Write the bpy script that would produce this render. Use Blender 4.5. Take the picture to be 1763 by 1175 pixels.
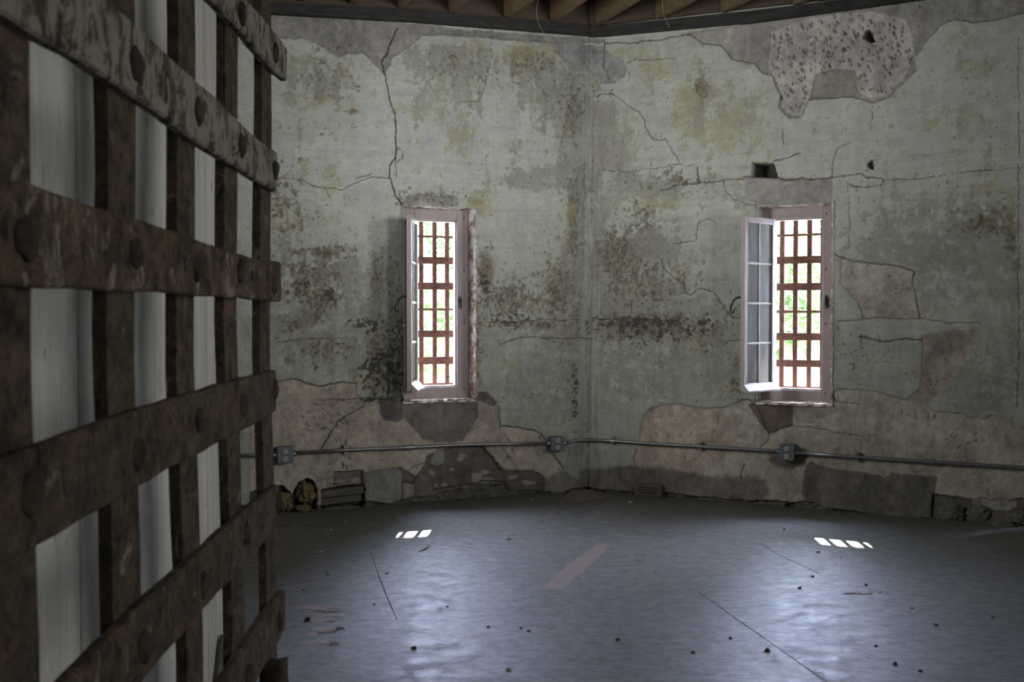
import bpy, bmesh, math, random
import numpy as np
from mathutils import Vector, Matrix, noise as mnoise

for o in list(bpy.data.objects):
    bpy.data.objects.remove(o)
sc = bpy.context.scene
COL = sc.collection
# ---------------------------------------------------------------- camera, world, sun, lights, exposure
FPX, CAMH = 1714.0, 1.35
PITCH = math.atan((587.5 - 546.0) / FPX)
cam = bpy.data.objects.new('camera', bpy.data.cameras.new('camera'))
COL.objects.link(cam)
cam.location = (0, 0, CAMH)
cam.rotation_euler = (math.pi / 2 - PITCH, 0, 0)
cam.data.sensor_width = 36.0
cam.data.lens = FPX / 1763.0 * 36.0
cam.data.clip_start = 0.02
cam.data.dof.use_dof = True
cam.data.dof.focus_distance = 6.5
cam.data.dof.aperture_fstop = 11.0
sc.camera = cam

vs = sc.view_settings
vs.view_transform = 'Standard'
vs.look = 'None'
vs.gamma = 1.0
vs.use_curve_mapping = False
vs.exposure = 0.0

world = bpy.data.worlds.new('World')
sc.world = world
world.use_nodes = True
wn = world.node_tree.nodes['Background']
wn.inputs['Color'].default_value = (0.62, 0.72, 1.0, 1)
wn.inputs['Strength'].default_value = 112.0

SUN_E, SUN_A = math.radians(38.2), math.radians(3.5)     # elevation, sideways turn
sun = bpy.data.objects.new('sun', bpy.data.lights.new('sun', 'SUN'))
COL.objects.link(sun)
sun.data.energy = 60.0
sun.data.angle = math.radians(0.53)
sun.data.color = (1.0, 0.95, 0.88)
CROWN_Z = 7.385                     # underside of the added sun-blocking crown where the sun ray to the window foot passes it
SUN_DIR = Vector((-math.sin(SUN_A) * math.cos(SUN_E), -math.cos(SUN_A) * math.cos(SUN_E), -math.sin(SUN_E)))
sun.rotation_euler = SUN_DIR.to_track_quat('-Z', 'Y').to_euler()


def area(name, loc, target, sx, sy, power, colour):
    l = bpy.data.lights.new(name, 'AREA')
    l.shape = 'RECTANGLE'
    l.size, l.size_y = sx, sy
    l.energy = power
    l.color = colour
    o = bpy.data.objects.new(name, l)
    COL.objects.link(o)
    o.location = loc
    o.rotation_euler = (Vector(target) - Vector(loc)).to_track_quat('-Z', 'Y').to_euler()
    return o


# ---------------------------------------------------------------- room plan
AL, AR = math.radians(21.057), math.radians(-25.734)
C = Vector((0.592, 7.685, 0))
SIDE = 3.05


def polar(a):
    return Vector((math.cos(a), math.sin(a), 0))


TL, TR = polar(AL), polar(AR)                    # along the two far walls (left to right)
NL, NR = Vector((-TL.y, TL.x, 0)), Vector((-TR.y, TR.x, 0))   # outward
Rc = [C]
for k in range(4):
    Rc.append(Rc[-1] + polar(AR - k * math.radians(45)) * SIDE)
Lc = [C]
for k in range(4):
    Lc.append(Lc[-1] - polar(AL + k * math.radians(45)) * SIDE)

# fill lamps added by the windowless side walls and the doorway behind the camera
mR1 = (Rc[1] + Rc[2]) / 2
mR2 = (Rc[2] + Rc[3]) / 2
mL1 = (Lc[1] + Lc[2]) / 2
WARM = (.985, 1.0, .985)
la = area('fill_right_a', mR1 + Vector((-0.30, -0.15, 2.2)), (-1.0, 6.6, 2.6), 0.6, 1.5, 14, WARM)
la.data.spread = math.radians(75)
lb = area('fill_right_b', mR2 + Vector((-0.30, 0.1, 2.2)), (-0.6, 6.8, 2.75), 0.6, 1.5, 15, WARM)
lb.data.spread = math.radians(75)
ld = area('fill_left', mL1 + Vector((0.35, -0.1, 2.2)), (2.9, 6.6, 2.6), 0.6, 1.5, 30, WARM)
ld.data.spread = math.radians(90)
lc = area('fill_rear', (2.25, 0.95, 1.95), (-0.65, 1.6, 1.7), 1.3, 1.9, 21, WARM)  # added lamp to brighten the boards and gate; no rear window here
lc.data.spread = math.radians(130)
area('fill_doorway', (0.9, -0.9, 1.9), (0.5, 7.0, 2.4), 1.0, 1.6, 4, WARM)


# ---------------------------------------------------------------- camera unprojection (tracing tool)
def ray(px, py):
    u = (px - 881.5) / FPX
    v = (587.5 - py) / FPX
    cp, sp = math.cos(PITCH), math.sin(PITCH)
    return Vector((u, cp + v * sp, -sp + v * cp))


CAM = Vector((0, 0, CAMH))


def on_plane(px, py, p0, n):
    r = ray(px, py)
    return CAM + r * ((p0 - CAM).dot(n) / r.dot(n))


def on_floor(px, py, z=0.0):
    return on_plane(px, py, Vector((0, 0, z)), Vector((0, 0, 1)))


def wall_of(px):
    return ('L', TL, NL) if px < 1013 else ('R', TR, NR)


def on_wall(px, py, off=0.0, side=None):
    """point on the left or right far wall, off metres into the room"""
    t, n = (TL, NL) if (side or wall_of(px)[0]) == 'L' else (TR, NR)
    return on_plane(px, py, C - n * off, n)


# ---------------------------------------------------------------- object helpers
def tag(o, label=None, cat=None, group=None, kind=None):
    if label: o['label'] = label
    if cat: o['category'] = cat
    if group: o['group'] = group
    if kind: o['kind'] = kind
    return o


def empty(name, loc=(0, 0, 0), rz=0.0, parent=None):
    o = bpy.data.objects.new(name, None)
    o.empty_display_size = 0.05
    COL.objects.link(o)
    o.location = loc
    o.rotation_euler = (0, 0, rz)
    if parent: o.parent = parent
    return o


def obj(name, bm, m, parent=None, org=None, smooth=False, loc=None):
    """link a bmesh as one object; org: coordinates in bm are world ones, move them to be relative to org"""
    if org is not None:
        bmesh.ops.translate(bm, verts=bm.verts, vec=-Vector(org))
    bmesh.ops.recalc_face_normals(bm, faces=bm.faces)
    me = bpy.data.meshes.new(name)
    bm.to_mesh(me)
    bm.free()
    if smooth:
        for p in me.polygons: p.use_smooth = True
    me.materials.append(m)
    o = bpy.data.objects.new(name, me)
    COL.objects.link(o)
    if parent: o.parent = parent
    if loc is not None: o.location = loc
    return o


def box(bm, lo, hi, mat=None, jit=0.0, rnd=None):
    lo, hi = Vector(lo), Vector(hi)
    vs_ = []
    for x in (lo.x, hi.x):
        for y in (lo.y, hi.y):
            for z in (lo.z, hi.z):
                p = Vector((x, y, z))
                if jit: p += Vector([rnd.uniform(-jit, jit) for _ in range(3)])
                if mat is not None: p = mat @ p
                vs_.append(bm.verts.new(p))
    for f in ((0, 1, 3, 2), (4, 6, 7, 5), (0, 4, 5, 1), (2, 3, 7, 6), (0, 2, 6, 4), (1, 5, 7, 3)):
        bm.faces.new([vs_[i] for i in f])
    return vs_


def bevelled(bm, w=0.003, seg=1):
    bmesh.ops.bevel(bm, geom=list(bm.edges), offset=w, segments=seg, affect='EDGES', profile=0.6)
    return bm


def tube(bm, pts, r, seg=12, cap=True):
    pts = [Vector(p) for p in pts]
    rings = []
    up = Vector((0, 0, 1))
    for i, p in enumerate(pts):
        d = (pts[min(i + 1, len(pts) - 1)] - pts[max(i - 1, 0)]).normalized()
        a = d.cross(up)
        if a.length < 1e-3: a = d.cross(Vector((1, 0, 0)))
        a.normalize()
        b = d.cross(a).normalized()
        rr = r[i] if isinstance(r, (list, tuple)) else r
        rings.append([bm.verts.new(p + (a * math.cos(2 * math.pi * k / seg) + b * math.sin(2 * math.pi * k / seg)) * rr) for k in range(seg)])
    for i in range(len(rings) - 1):
        for k in range(seg):
            bm.faces.new((rings[i][k], rings[i][(k + 1) % seg], rings[i + 1][(k + 1) % seg], rings[i + 1][k]))
    if cap:
        bm.faces.new(rings[0][::-1])
        bm.faces.new(rings[-1])
    return bm


def lump(c, rad, seed, sub=3, rough=0.35, freq=2.0):
    bm = bmesh.new()
    bmesh.ops.create_icosphere(bm, subdivisions=sub, radius=1.0)
    off = Vector((seed * 3.1, seed * 1.7, seed * 5.3))
    for v in bm.verts:
        n = mnoise.noise(v.co * freq + off) + 0.5 * mnoise.noise(v.co * freq * 2.3 + off)
        v.co *= 1 + rough * n
        v.co = Vector((v.co.x * rad[0], v.co.y * rad[1], v.co.z * rad[2])) + Vector(c)
    return bm


def shard(c, r, h, seed):
    """angular flake of plaster lying on the floor"""
    rnd = random.Random(seed)
    bm = bmesh.new()
    n = rnd.randint(5, 7)
    a0 = rnd.uniform(0, 6.28)
    lo, hi = [], []
    for k in range(n):
        a = a0 + 6.283 * k / n + rnd.uniform(-.3, .3)
        q = rnd.uniform(.6, 1.1) * r
        lo.append(bm.verts.new((c[0] + math.cos(a) * q, c[1] + math.sin(a) * q, c[2])))
        q *= rnd.uniform(.6, .9)
        hi.append(bm.verts.new((c[0] + math.cos(a) * q, c[1] + math.sin(a) * q, c[2] + h * rnd.uniform(.6, 1.2))))
    bm.faces.new(lo[::-1]); bm.faces.new(hi)
    for k in range(n):
        bm.faces.new((lo[k], lo[(k + 1) % n], hi[(k + 1) % n], hi[k]))
    return bm


# ---------------------------------------------------------------- materials
class MB:
    def __init__(s, name):
        s.m = bpy.data.materials.new(name)
        s.m.use_nodes = True
        s.nt = s.m.node_tree
        s.b = s.nt.nodes['Principled BSDF']
        s.out = s.nt.nodes['Material Output']

    def n(s, t, **kw):
        nd = s.nt.nodes.new(t)
        for k, v in kw.items():
            if hasattr(nd, k): setattr(nd, k, v)
        return nd

    def lk(s, a, b): s.nt.links.new(a, b)

    def coord(s, scale=(1, 1, 1), kind='Object'):
        tc = s.n('ShaderNodeTexCoord')
        mp = s.n('ShaderNodeMapping')
        mp.inputs['Scale'].default_value = scale
        s.lk(tc.outputs[kind], mp.inputs['Vector'])
        return mp.outputs['Vector']

    def noise(s, vec, scale, detail=4, rough=.6, dist=0.0):
        nd = s.n('ShaderNodeTexNoise')
        nd.inputs['Scale'].default_value = scale
        nd.inputs['Detail'].default_value = detail
        nd.inputs['Roughness'].default_value = rough
        nd.inputs['Distortion'].default_value = dist
        s.lk(vec, nd.inputs['Vector'])
        return nd.outputs['Fac']

    def ramp(s, fac, stops):
        r = s.n('ShaderNodeValToRGB')
        e = r.color_ramp.elements
        while len(e) < len(stops): e.new(0.5)
        for el, (p, c) in zip(e, stops):
            el.position = p
            el.color = (c, c, c, 1) if not isinstance(c, tuple) else (*c, 1)
        s.lk(fac, r.inputs['Fac'])
        return r.outputs['Color']

    def mix(s, fac, a, b, mode='MIX'):
        x = s.n('ShaderNodeMix', data_type='RGBA', blend_type=mode)
        for v, i in ((fac, 0), (a, 6), (b, 7)):
            if isinstance(v, (int, float)): x.inputs[i].default_value = v
            elif isinstance(v, tuple): x.inputs[i].default_value = (*v, 1)
            else: s.lk(v, x.inputs[i])
        return x.outputs[2]

    def bump(s, h, strength=.3, dist=.003):
        b = s.n('ShaderNodeBump')
        b.inputs['Strength'].default_value = strength
        b.inputs['Distance'].default_value = dist
        s.lk(h, b.inputs['Height'])
        s.lk(b.outputs['Normal'], s.b.inputs['Normal'])

    def col(s, c):
        if isinstance(c, tuple): s.b.inputs['Base Color'].default_value = (*c, 1)
        else: s.lk(c, s.b.inputs['Base Color'])

    def set(s, **kw):
        for k, v in kw.items():
            i = s.b.inputs[k.replace('_', ' ')]
            if hasattr(v, 'links'): s.lk(v, i)
            else: i.default_value = v


def plaster_mat():
    M = MB('old_plaster')
    v = M.coord()
    at = M.n('ShaderNodeAttribute', attribute_name='tint')
    f1 = M.ramp(M.noise(v, 55, 5, .7), [(.25, .88), (.75, 1.10)])
    f2 = M.ramp(M.noise(v, 9, 5, .65), [(.3, .95), (.7, 1.05)])
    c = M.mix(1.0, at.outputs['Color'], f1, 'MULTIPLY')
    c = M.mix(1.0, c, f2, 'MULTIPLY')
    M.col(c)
    M.set(Roughness=.88, Specular_IOR_Level=.25)
    M.bump(M.noise(v, 90, 5, .7), .35, .004)
    return M.m


def noisy(name, c1, c2, scale=20, rough=.7, metal=0.0, stretch=(1, 1, 1), bump=.2, spec=.4, bdist=.002, lo=.35, hi=.65):
    M = MB(name)
    v = M.coord(stretch)
    f = M.ramp(M.noise(v, scale, 5, .65), [(lo, 0.0), (hi, 1.0)])
    M.col(M.mix(f, c1, c2))
    M.set(Roughness=rough, Metallic=metal, Specular_IOR_Level=spec)
    if bump: M.bump(M.noise(v, scale * 2.5, 4, .65), bump, bdist)
    return M.m


def rust_mat(name, paint_lo, paint_hi, paintcol=(.27, .245, .215), base=((.012, .0095, .007), (.094, .068, .045)), orange=.75):
    M = MB(name)
    v = M.coord()
    a = M.ramp(M.noise(v, 26, 8, .80, .6), [(.36, 0.0), (.64, 1.0)])
    rust = M.mix(a, base[0], base[1])
    og = M.ramp(M.noise(v, 17, 6, .75, .8), [(.55, 0.0), (.66, orange)])
    rust = M.mix(og, rust, (.108, .066, .034))
    dk = M.ramp(M.noise(v, 48, 5, .75, .3), [(.56, 0.0), (.64, .8)])
    rust = M.mix(dk, rust, (.010, .008, .007))
    p = M.ramp(M.noise(M.coord((1, 1, .7)), 30, 8, .78, .9), [(paint_lo, 0.0), (paint_hi, 1.0)])
    M.col(M.mix(p, rust, paintcol))
    M.set(Roughness=.88, Specular_IOR_Level=.18)
    M.bump(M.noise(v, 50, 8, .80), .9, .006)
    return M.m


def board_mat():
    M = MB('white_painted_boards')
    v = M.coord((14, 14, 1.1))
    v2 = M.coord((40, 40, 2.2))
    base = M.mix(M.ramp(M.noise(v, 2.0, 6, .7), [(.3, 0.0), (.7, 1.0)]), (.50, .485, .445), (.34, .325, .29))
    fleck = M.ramp(M.noise(M.coord((46, 46, 3.6)), 1.5, 7, .78, .6), [(.58, 0.0), (.66, .8)])
    c = M.mix(fleck, base, (.20, .165, .11))
    nick = M.ramp(M.noise(M.coord((60, 60, 14)), 1.4, 4, .6, .3), [(.68, 0.0), (.71, .85)])
    c = M.mix(nick, c, (.06, .05, .038))
    big = M.ramp(M.noise(M.coord((4, 4, .9)), 1.8, 7, .75), [(.50, 0.0), (.66, .5)])
    M.col(M.mix(big, c, (.25, .235, .20)))
    M.set(Roughness=.7)
    M.bump(M.noise(v2, 1.5, 7, .7), .45, .004)
    return M.m


def floor_mat():
    M = MB('grey_painted_plywood_floor')
    v = M.coord()
    st = M.coord((1.4, 6, 1))
    st2 = M.coord((3.0, 38, 1))
    base = M.mix(M.ramp(M.noise(v, 1.6, 6, .65), [(.3, 0.0), (.7, 1.0)]), (.108, .106, .096), (.140, .136, .124))
    scr = M.ramp(M.noise(M.coord((1, 1.6, 1)), 16, 8, .8, .5), [(.42, .5), (.56, 1.0)])
    base = M.mix(1.0, base, scr, 'MULTIPLY')
    spots = M.ramp(M.noise(v, 30, 3, .5), [(.71, 0.0), (.75, .55)])
    base = M.mix(spots, base, (.05, .046, .040))
    worn = M.ramp(M.noise(M.coord((1, 1.6, 1)), 1.5, 9, .80), [(.63, 0.0), (.70, .6)])
    base = M.mix(worn, base, (.19, .155, .125))
    M.col(base)
    r = M.n('ShaderNodeMapRange')
    r.inputs['From Min'].default_value, r.inputs['From Max'].default_value = .36, .64
    r.inputs['To Min'].default_value, r.inputs['To Max'].default_value = .45, .68
    M.lk(M.noise(M.coord((1, 1.5, 1)), 9, 9, .82, .4), r.inputs['Value'])
    M.set(Roughness=r.outputs['Result'], Specular_IOR_Level=.7)
    h = M.mix(.5, M.noise(M.coord((1, 1.7, 1)), 14, 8, .8, .4), M.noise(v, 46, 6, .75))
    M.bump(h, .16, .004)
    return M.m


def wood_mat(name, c1, c2, ax=(3, 3, 3), rough=.7):
    M = MB(name)
    v = M.coord(ax)
    f = M.ramp(M.noise(v, 6, 5, .6, .6), [(.3, 0.0), (.7, 1.0)])
    M.col(M.mix(f, c1, c2))
    M.set(Roughness=rough)
    M.bump(M.noise(v, 14, 4, .6), .3, .002)
    return M.m


def glass_mat():
    M = MB('dusty_glass')
    nt = M.nt
    v = M.coord()
    tr = M.n('ShaderNodeBsdfTransparent')
    tr.inputs['Color'].default_value = (.93, .95, .96, 1)
    tl = M.n('ShaderNodeBsdfTranslucent')
    tl.inputs['Color'].default_value = (.78, .80, .86, 1)
    df = M.n('ShaderNodeBsdfDiffuse')
    df.inputs['Color'].default_value = (.62, .64, .68, 1)
    gl = M.n('ShaderNodeBsdfGlossy')
    gl.inputs['Roughness'].default_value = .08
    dust = M.n('ShaderNodeMixShader')
    dust.inputs[0].default_value = .3
    M.lk(tl.outputs[0], dust.inputs[1]); M.lk(df.outputs[0], dust.inputs[2])
    m1 = M.n('ShaderNodeMixShader')
    M.lk(M.ramp(M.noise(M.coord((1, 1, .3)), 12, 4, .6), [(.3, .50), (.7, .78)]), m1.inputs[0])
    M.lk(tr.outputs[0], m1.inputs[1]); M.lk(dust.outputs[0], m1.inputs[2])
    fr = M.n('ShaderNodeFresnel')
    m2 = M.n('ShaderNodeMixShader')
    M.lk(fr.outputs[0], m2.inputs[0]); M.lk(m1.outputs[0], m2.inputs[1]); M.lk(gl.outputs[0], m2.inputs[2])
    M.lk(m2.outputs[0], M.out.inputs['Surface'])
    return M.m


def leaf_mat(name, c1, c2):
    M = MB(name)
    v = M.coord()
    f = M.ramp(M.noise(v, 3.0, 3, .6), [(.3, 0.0), (.7, 1.0)])
    c = M.mix(f, c1, c2)
    df = M.n('ShaderNodeBsdfDiffuse'); tl = M.n('ShaderNodeBsdfTranslucent'); mx = M.n('ShaderNodeMixShader')
    M.lk(c, df.inputs['Color']); M.lk(c, tl.inputs['Color'])
    mx.inputs[0].default_value = .5
    M.lk(df.outputs[0], mx.inputs[1]); M.lk(tl.outputs[0], mx.inputs[2])
    M.lk(mx.outputs[0], M.out.inputs['Surface'])
    return M.m


MAT = dict(
    plaster=plaster_mat(),
    boards=board_mat(),
    floor=floor_mat(),
    rust=rust_mat('rusty_iron', .58, .66, (.185, .155, .12)),
    rust_pale=rust_mat('rusty_iron_with_pale_paint', .45, .52, (.205, .182, .155)),
    rust_mid=rust_mat('rusty_iron_part_painted', .54, .61, (.20, .172, .135), ((.014, .010, .008), (.11, .076, .046)), .85),
    rivet=rust_mat('dark_iron_rivet', .70, .85, (.14, .12, .10), ((.012, .010, .008), (.065, .044, .03)), .3),
    grille=rust_mat('window_bar_rust', .75, .9, (.2, .15, .12), ((.05, .024, .016), (.15, .07, .045))),
    frame=noisy('mauve_painted_wood', (.295, .238, .23), (.35, .288, .28), 14, .5, 0, (1, 1, .3), .15),
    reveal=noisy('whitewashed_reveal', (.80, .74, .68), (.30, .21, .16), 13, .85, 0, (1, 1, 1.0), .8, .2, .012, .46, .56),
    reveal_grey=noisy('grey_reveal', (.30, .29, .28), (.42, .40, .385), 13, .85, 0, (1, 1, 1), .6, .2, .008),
    glass=glass_mat(),
    iron=noisy('black_iron', (.010, .010, .010), (.03, .028, .026), 40, .5, .3, bump=.2),
    conduit=noisy('galvanised_conduit', (.27, .28, .28), (.20, .205, .20), 30, .42, .75, bump=.05),
    boxsteel=noisy('blue_grey_steel_box', (.105, .118, .13), (.135, .15, .165), 30, .45, .35, bump=.08),
    recept=noisy('worn_white_receptacle', (.42, .41, .38), (.32, .31, .285), 60, .5, bump=.05),
    dark=noisy('dark_slot', (.012, .012, .012), (.02, .019, .018), 30, .8),
    plate=noisy('blackened_timber_plate', (.010, .0095, .009), (.034, .031, .028), 8, .75, 0, (1, 1, 6), .4),
    joist=wood_mat('raw_pine_joist', (.15, .10, .054), (.085, .054, .028), (2, 2, 9)),
    rim=wood_mat('brown_rim_board', (.075, .048, .026), (.042, .027, .015), (1.5, 1.5, 9)),
    deck=wood_mat('dark_roof_deck', (.05, .042, .038), (.032, .028, .028), (3, 3, 3)),
    debris=noisy('plaster_crumb', (.40, .38, .345), (.24, .22, .19), 30, .9),
    grit=noisy('dark_grit', (.05, .045, .038), (.09, .08, .066), 30, .9),
    foam=noisy('old_yellow_foam', (.19, .145, .060), (.08, .06, .03), 26, .95, bump=.6, bdist=.006),
    stone=noisy('grey_brown_stone', (.13, .118, .10), (.085, .078, .068), 18, .9, bump=.5, bdist=.005),
    oldwood=wood_mat('grey_weathered_wood', (.095, .085, .07), (.05, .045, .038), (2, 2, 12)),
    brick=noisy('dull_red_brick', (.13, .088, .07), (.095, .072, .06), 30, .9, bump=.4),
    patch=noisy('bare_wood_patch', (.235, .175, .145), (.19, .145, .125), 24, .55, 0, (6, 1, 1), .15),
    seam=noisy('dark_seam_filler', (.035, .032, .028), (.02, .019, .018), 20, .9),
    panel=noisy('brown_hardboard', (.16, .135, .11), (.12, .10, .082), 14, .7),
    wire=noisy('pale_wire', (.26, .23, .18), (.20, .18, .14), 20, .5, bump=0),
    outside=noisy('whitewashed_outer_masonry', (.55, .52, .48), (.42, .39, .36), 6, .9),
    grass=leaf_mat('hill_grass', (.11, .15, .06), (.22, .24, .15)),
    leaf_a=leaf_mat('bright_leaf', (.085, .135, .040), (.17, .21, .10)),
    leaf_b=leaf_mat('deep_leaf', (.035, .065, .018), (.09, .13, .05)),
    bark=noisy('grey_bark', (.26, .23, .20), (.14, .12, .10), 8, .9, 0, (1, 1, .3)),
    gravel=noisy('pale_gravel', (.58, .57, .55), (.46, .45, .43), 12, .95),
)


# ---------------------------------------------------------------- numpy noise for the plaster
def _tab(seed):
    return np.random.RandomState(seed).rand(256, 256).astype(np.float32)


_TABS = {}


def vnoise(x, y, seed):
    t = _TABS.setdefault(seed, _tab(seed))
    xi = np.floor(x).astype(np.int64); yi = np.floor(y).astype(np.int64)
    fx = (x - xi).astype(np.float32); fy = (y - yi).astype(np.float32)
    fx = fx * fx * (3 - 2 * fx); fy = fy * fy * (3 - 2 * fy)
    a = t[xi & 255, yi & 255]; b = t[(xi + 1) & 255, yi & 255]
    c = t[xi & 255, (yi + 1) & 255]; d = t[(xi + 1) & 255, (yi + 1) & 255]
    return (a * (1 - fx) + b * fx) * (1 - fy) + (c * (1 - fx) + d * fx) * fy


def fbm(x, y, seed, octv=5, gain=.55):
    s = np.zeros(x.shape, np.float32); amp = 1.0; tot = 0.0; f = 1.0
    for k in range(octv):
        s += amp * vnoise(x * f + 13.7 * k, y * f + 7.3 * k, seed + k)
        tot += amp; amp *= gain; f *= 2.03
    return s / tot


def sstep(x, a, b):
    t = np.clip((x - a) / (b - a), 0, 1)
    return t * t * (3 - 2 * t)


def seg_dist(X, Y, pts, closed):
    d = np.full(X.shape, 1e9, np.float32)
    n = len(pts)
    for i in range(n if closed else n - 1):
        ax, ay = pts[i]; bx, by = pts[(i + 1) % n]
        ex, ey = bx - ax, by - ay
        L = ex * ex + ey * ey + 1e-9
        t = np.clip(((X - ax) * ex + (Y - ay) * ey) / L, 0, 1)
        d = np.minimum(d, np.hypot(X - ax - t * ex, Y - ay - t * ey))
    return d


def inside(X, Y, pts):
    r = np.zeros(X.shape, bool)
    n = len(pts)
    for i in range(n):
        ax, ay = pts[i]; bx, by = pts[(i + 1) % n]
        if ay == by: continue
        c = ((ay > Y) != (by > Y)) & (X < (bx - ax) * (Y - ay) / (by - ay) + ax)
        r ^= c
    return r


# ---------------------------------------------------------------- what the plaster looks like (traced in photo coordinates)
PAINT = (.415, .424, .378)
COOL = (.42, .436, .412)
GREY = (.25, .25, .218)
OCHRE = (.315, .30, .195)
PINK = (.37, .318, .26)
BROWN = (.25, .236, .216)
HACK = (.375, .352, .328)
LOWG = (.128, .114, .096)
RED = (.135, .108, .098)
DARK = (.05, .044, .037)
MOLD = (.045, .043, .037)

# worn grey areas: (x, y, rx, ry, weight)
GREY_B = [(560, 130, 40, 60, .14), (800, 220, 40, 50, .18), (790, 95, 80, 35, .22), (870, 130, 50, 40, .14), (925, 300, 70, 20, .20), (890, 315, 60, 14, .22), (1150, 420, 40, 40, .2), (1040, 420, 60, 50, .22), (660, 470, 30, 60, .2), (500, 380, 40, 60, .16), (1240, 170, 20, 40, .16), (1210, 150, 14, 30, .2), (1580, 430, 180, 90, .12), (760, 660, 20, 200, .0), (770, 135, 75, 95, .22), (900, 120, 30, 60, .10), (960, 150, 60, 80, .30), (1000, 200, 35, 150, .36), (1010, 330, 30, 120, .30),
          (545, 125, 60, 50, .24), (560, 165, 60, 40, .16), (1070, 260, 40, 50, .26), (1060, 490, 90, 80, .44), (990, 480, 30, 60, .26),
          (1090, 540, 140, 45, .34), (930, 660, 70, 80, .40), (1080, 640, 110, 80, .34), (1000, 620, 30, 120, .2), (870, 510, 60, 55, .24), (560, 450, 90, 45, .34),
          (560, 540, 110, 60, .26), (600, 620, 80, 40, .32), (660, 540, 50, 90, .18), (690, 500, 30, 100, .34), (690, 430, 18, 60, .25),
          (1130, 325, 60, 24, .42), (1355, 330, 70, 26, .40), (1660, 470, 110, 60, .40), (1690, 660, 70, 60, .56), (1620, 400, 120, 50, .26), (1500, 380, 60, 50, .15),
          (1200, 190, 24, 70, .2), (1260, 215, 50, 50, .16), (1290, 170, 40, 40, .12), (770, 345, 60, 12, .42), (810, 640, 40, 60, .12), (1180, 600, 80, 80, .22), (1210, 440, 60, 60, .0),
          (1740, 600, 40, 100, .2), (980, 300, 40, 16, .25), (1470, 620, 80, 60, .10), (860, 640, 25, 70, .1), (1250, 620, 50, 70, .16), (480, 560, 60, 80, .18), (1640, 240, 90, 90, .06)]
DIRT_B = [(555, 435, 60, 12, 1.), (540, 470, 60, 26, .9), (555, 515, 40, 24, 1.), (520, 500, 40, 20, .8), (545, 545, 26, 16, 1.), (500, 560, 30, 20, .7), (560, 600, 70, 24, .7), (660, 480, 30, 40, .7), (665, 620, 40, 60, 1.), (685, 540, 16, 90, .8),
          (834, 470, 14, 40, 1.2), (870, 520, 60, 40, .9), (890, 560, 70, 12, 1.), (960, 500, 40, 50, .8), (1000, 330, 26, 60, .9), (990, 400, 14, 60, .8), (1005, 560, 40, 70, .7), (1060, 440, 70, 50, 1.), (1100, 490, 80, 50, .8), (1110, 560, 120, 26, 1.1), (1200, 570, 60, 30, .8),
          (1110, 400, 30, 50, .8), (1000, 660, 18, 100, .7), (920, 110, 40, 30, .6), (990, 190, 40, 60, .6), (1210, 155, 14, 20, .7), (1160, 310, 60, 18, .6), (1270, 660, 14, 60, .6), (1700, 390, 50, 26, .8), (1740, 400, 20, 40, .8), (820, 620, 14, 90, .5), (560, 130, 40, 40, .4), (800, 110, 60, 40, .4),
          (490, 350, 40, 60, .6), (1460, 600, 60, 40, .4), (1250, 560, 24, 60, .4), (740, 340, 60, 14, .6)]
OCHRE_B = [(820, 110, 100, 60, .16), (1160, 230, 120, 90, .12), (640, 600, 60, 80, .18), (560, 260, 90, 90, .10), (1060, 610, 120, 80, .14), (1500, 340, 90, 60, .1), (780, 200, 45, 70, .24), (715, 190, 45, 20, .20), (780, 90, 55, 35, .18), (900, 95, 50, 25, .34), (940, 150, 35, 60, .26), (550, 130, 60, 60, .2), (520, 200, 40, 50, .14),
           (985, 360, 16, 60, .26), (1040, 430, 110, 50, .22), (1100, 500, 90, 60, .22), (960, 500, 40, 50, .25), (870, 540, 60, 30, .24), (1130, 345, 60, 20, .3), (1100, 110, 50, 40, .18),
          (1200, 170, 30, 60, .2), (1250, 200, 80, 60, .16), (1310, 240, 60, 50, .12), (1650, 120, 70, 70, .14), (1640, 240, 70, 80, .14), (1700, 330, 60, 50, .12), (500, 360, 50, 50, .22),
           (560, 480, 60, 60, .22), (540, 590, 80, 30, .26), (650, 620, 60, 50, .3), (870, 620, 40, 60, .22), (1110, 600, 120, 60, .22), (1210, 570, 70, 40, .26), (820, 350, 16, 14, .4), (690, 330, 40, 20, .0),
           (840, 340, 10, 40, .2), (1420, 560, 20, 30, .2), (1250, 650, 60, 40, .2), (1000, 560, 30, 60, .14)]

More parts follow.
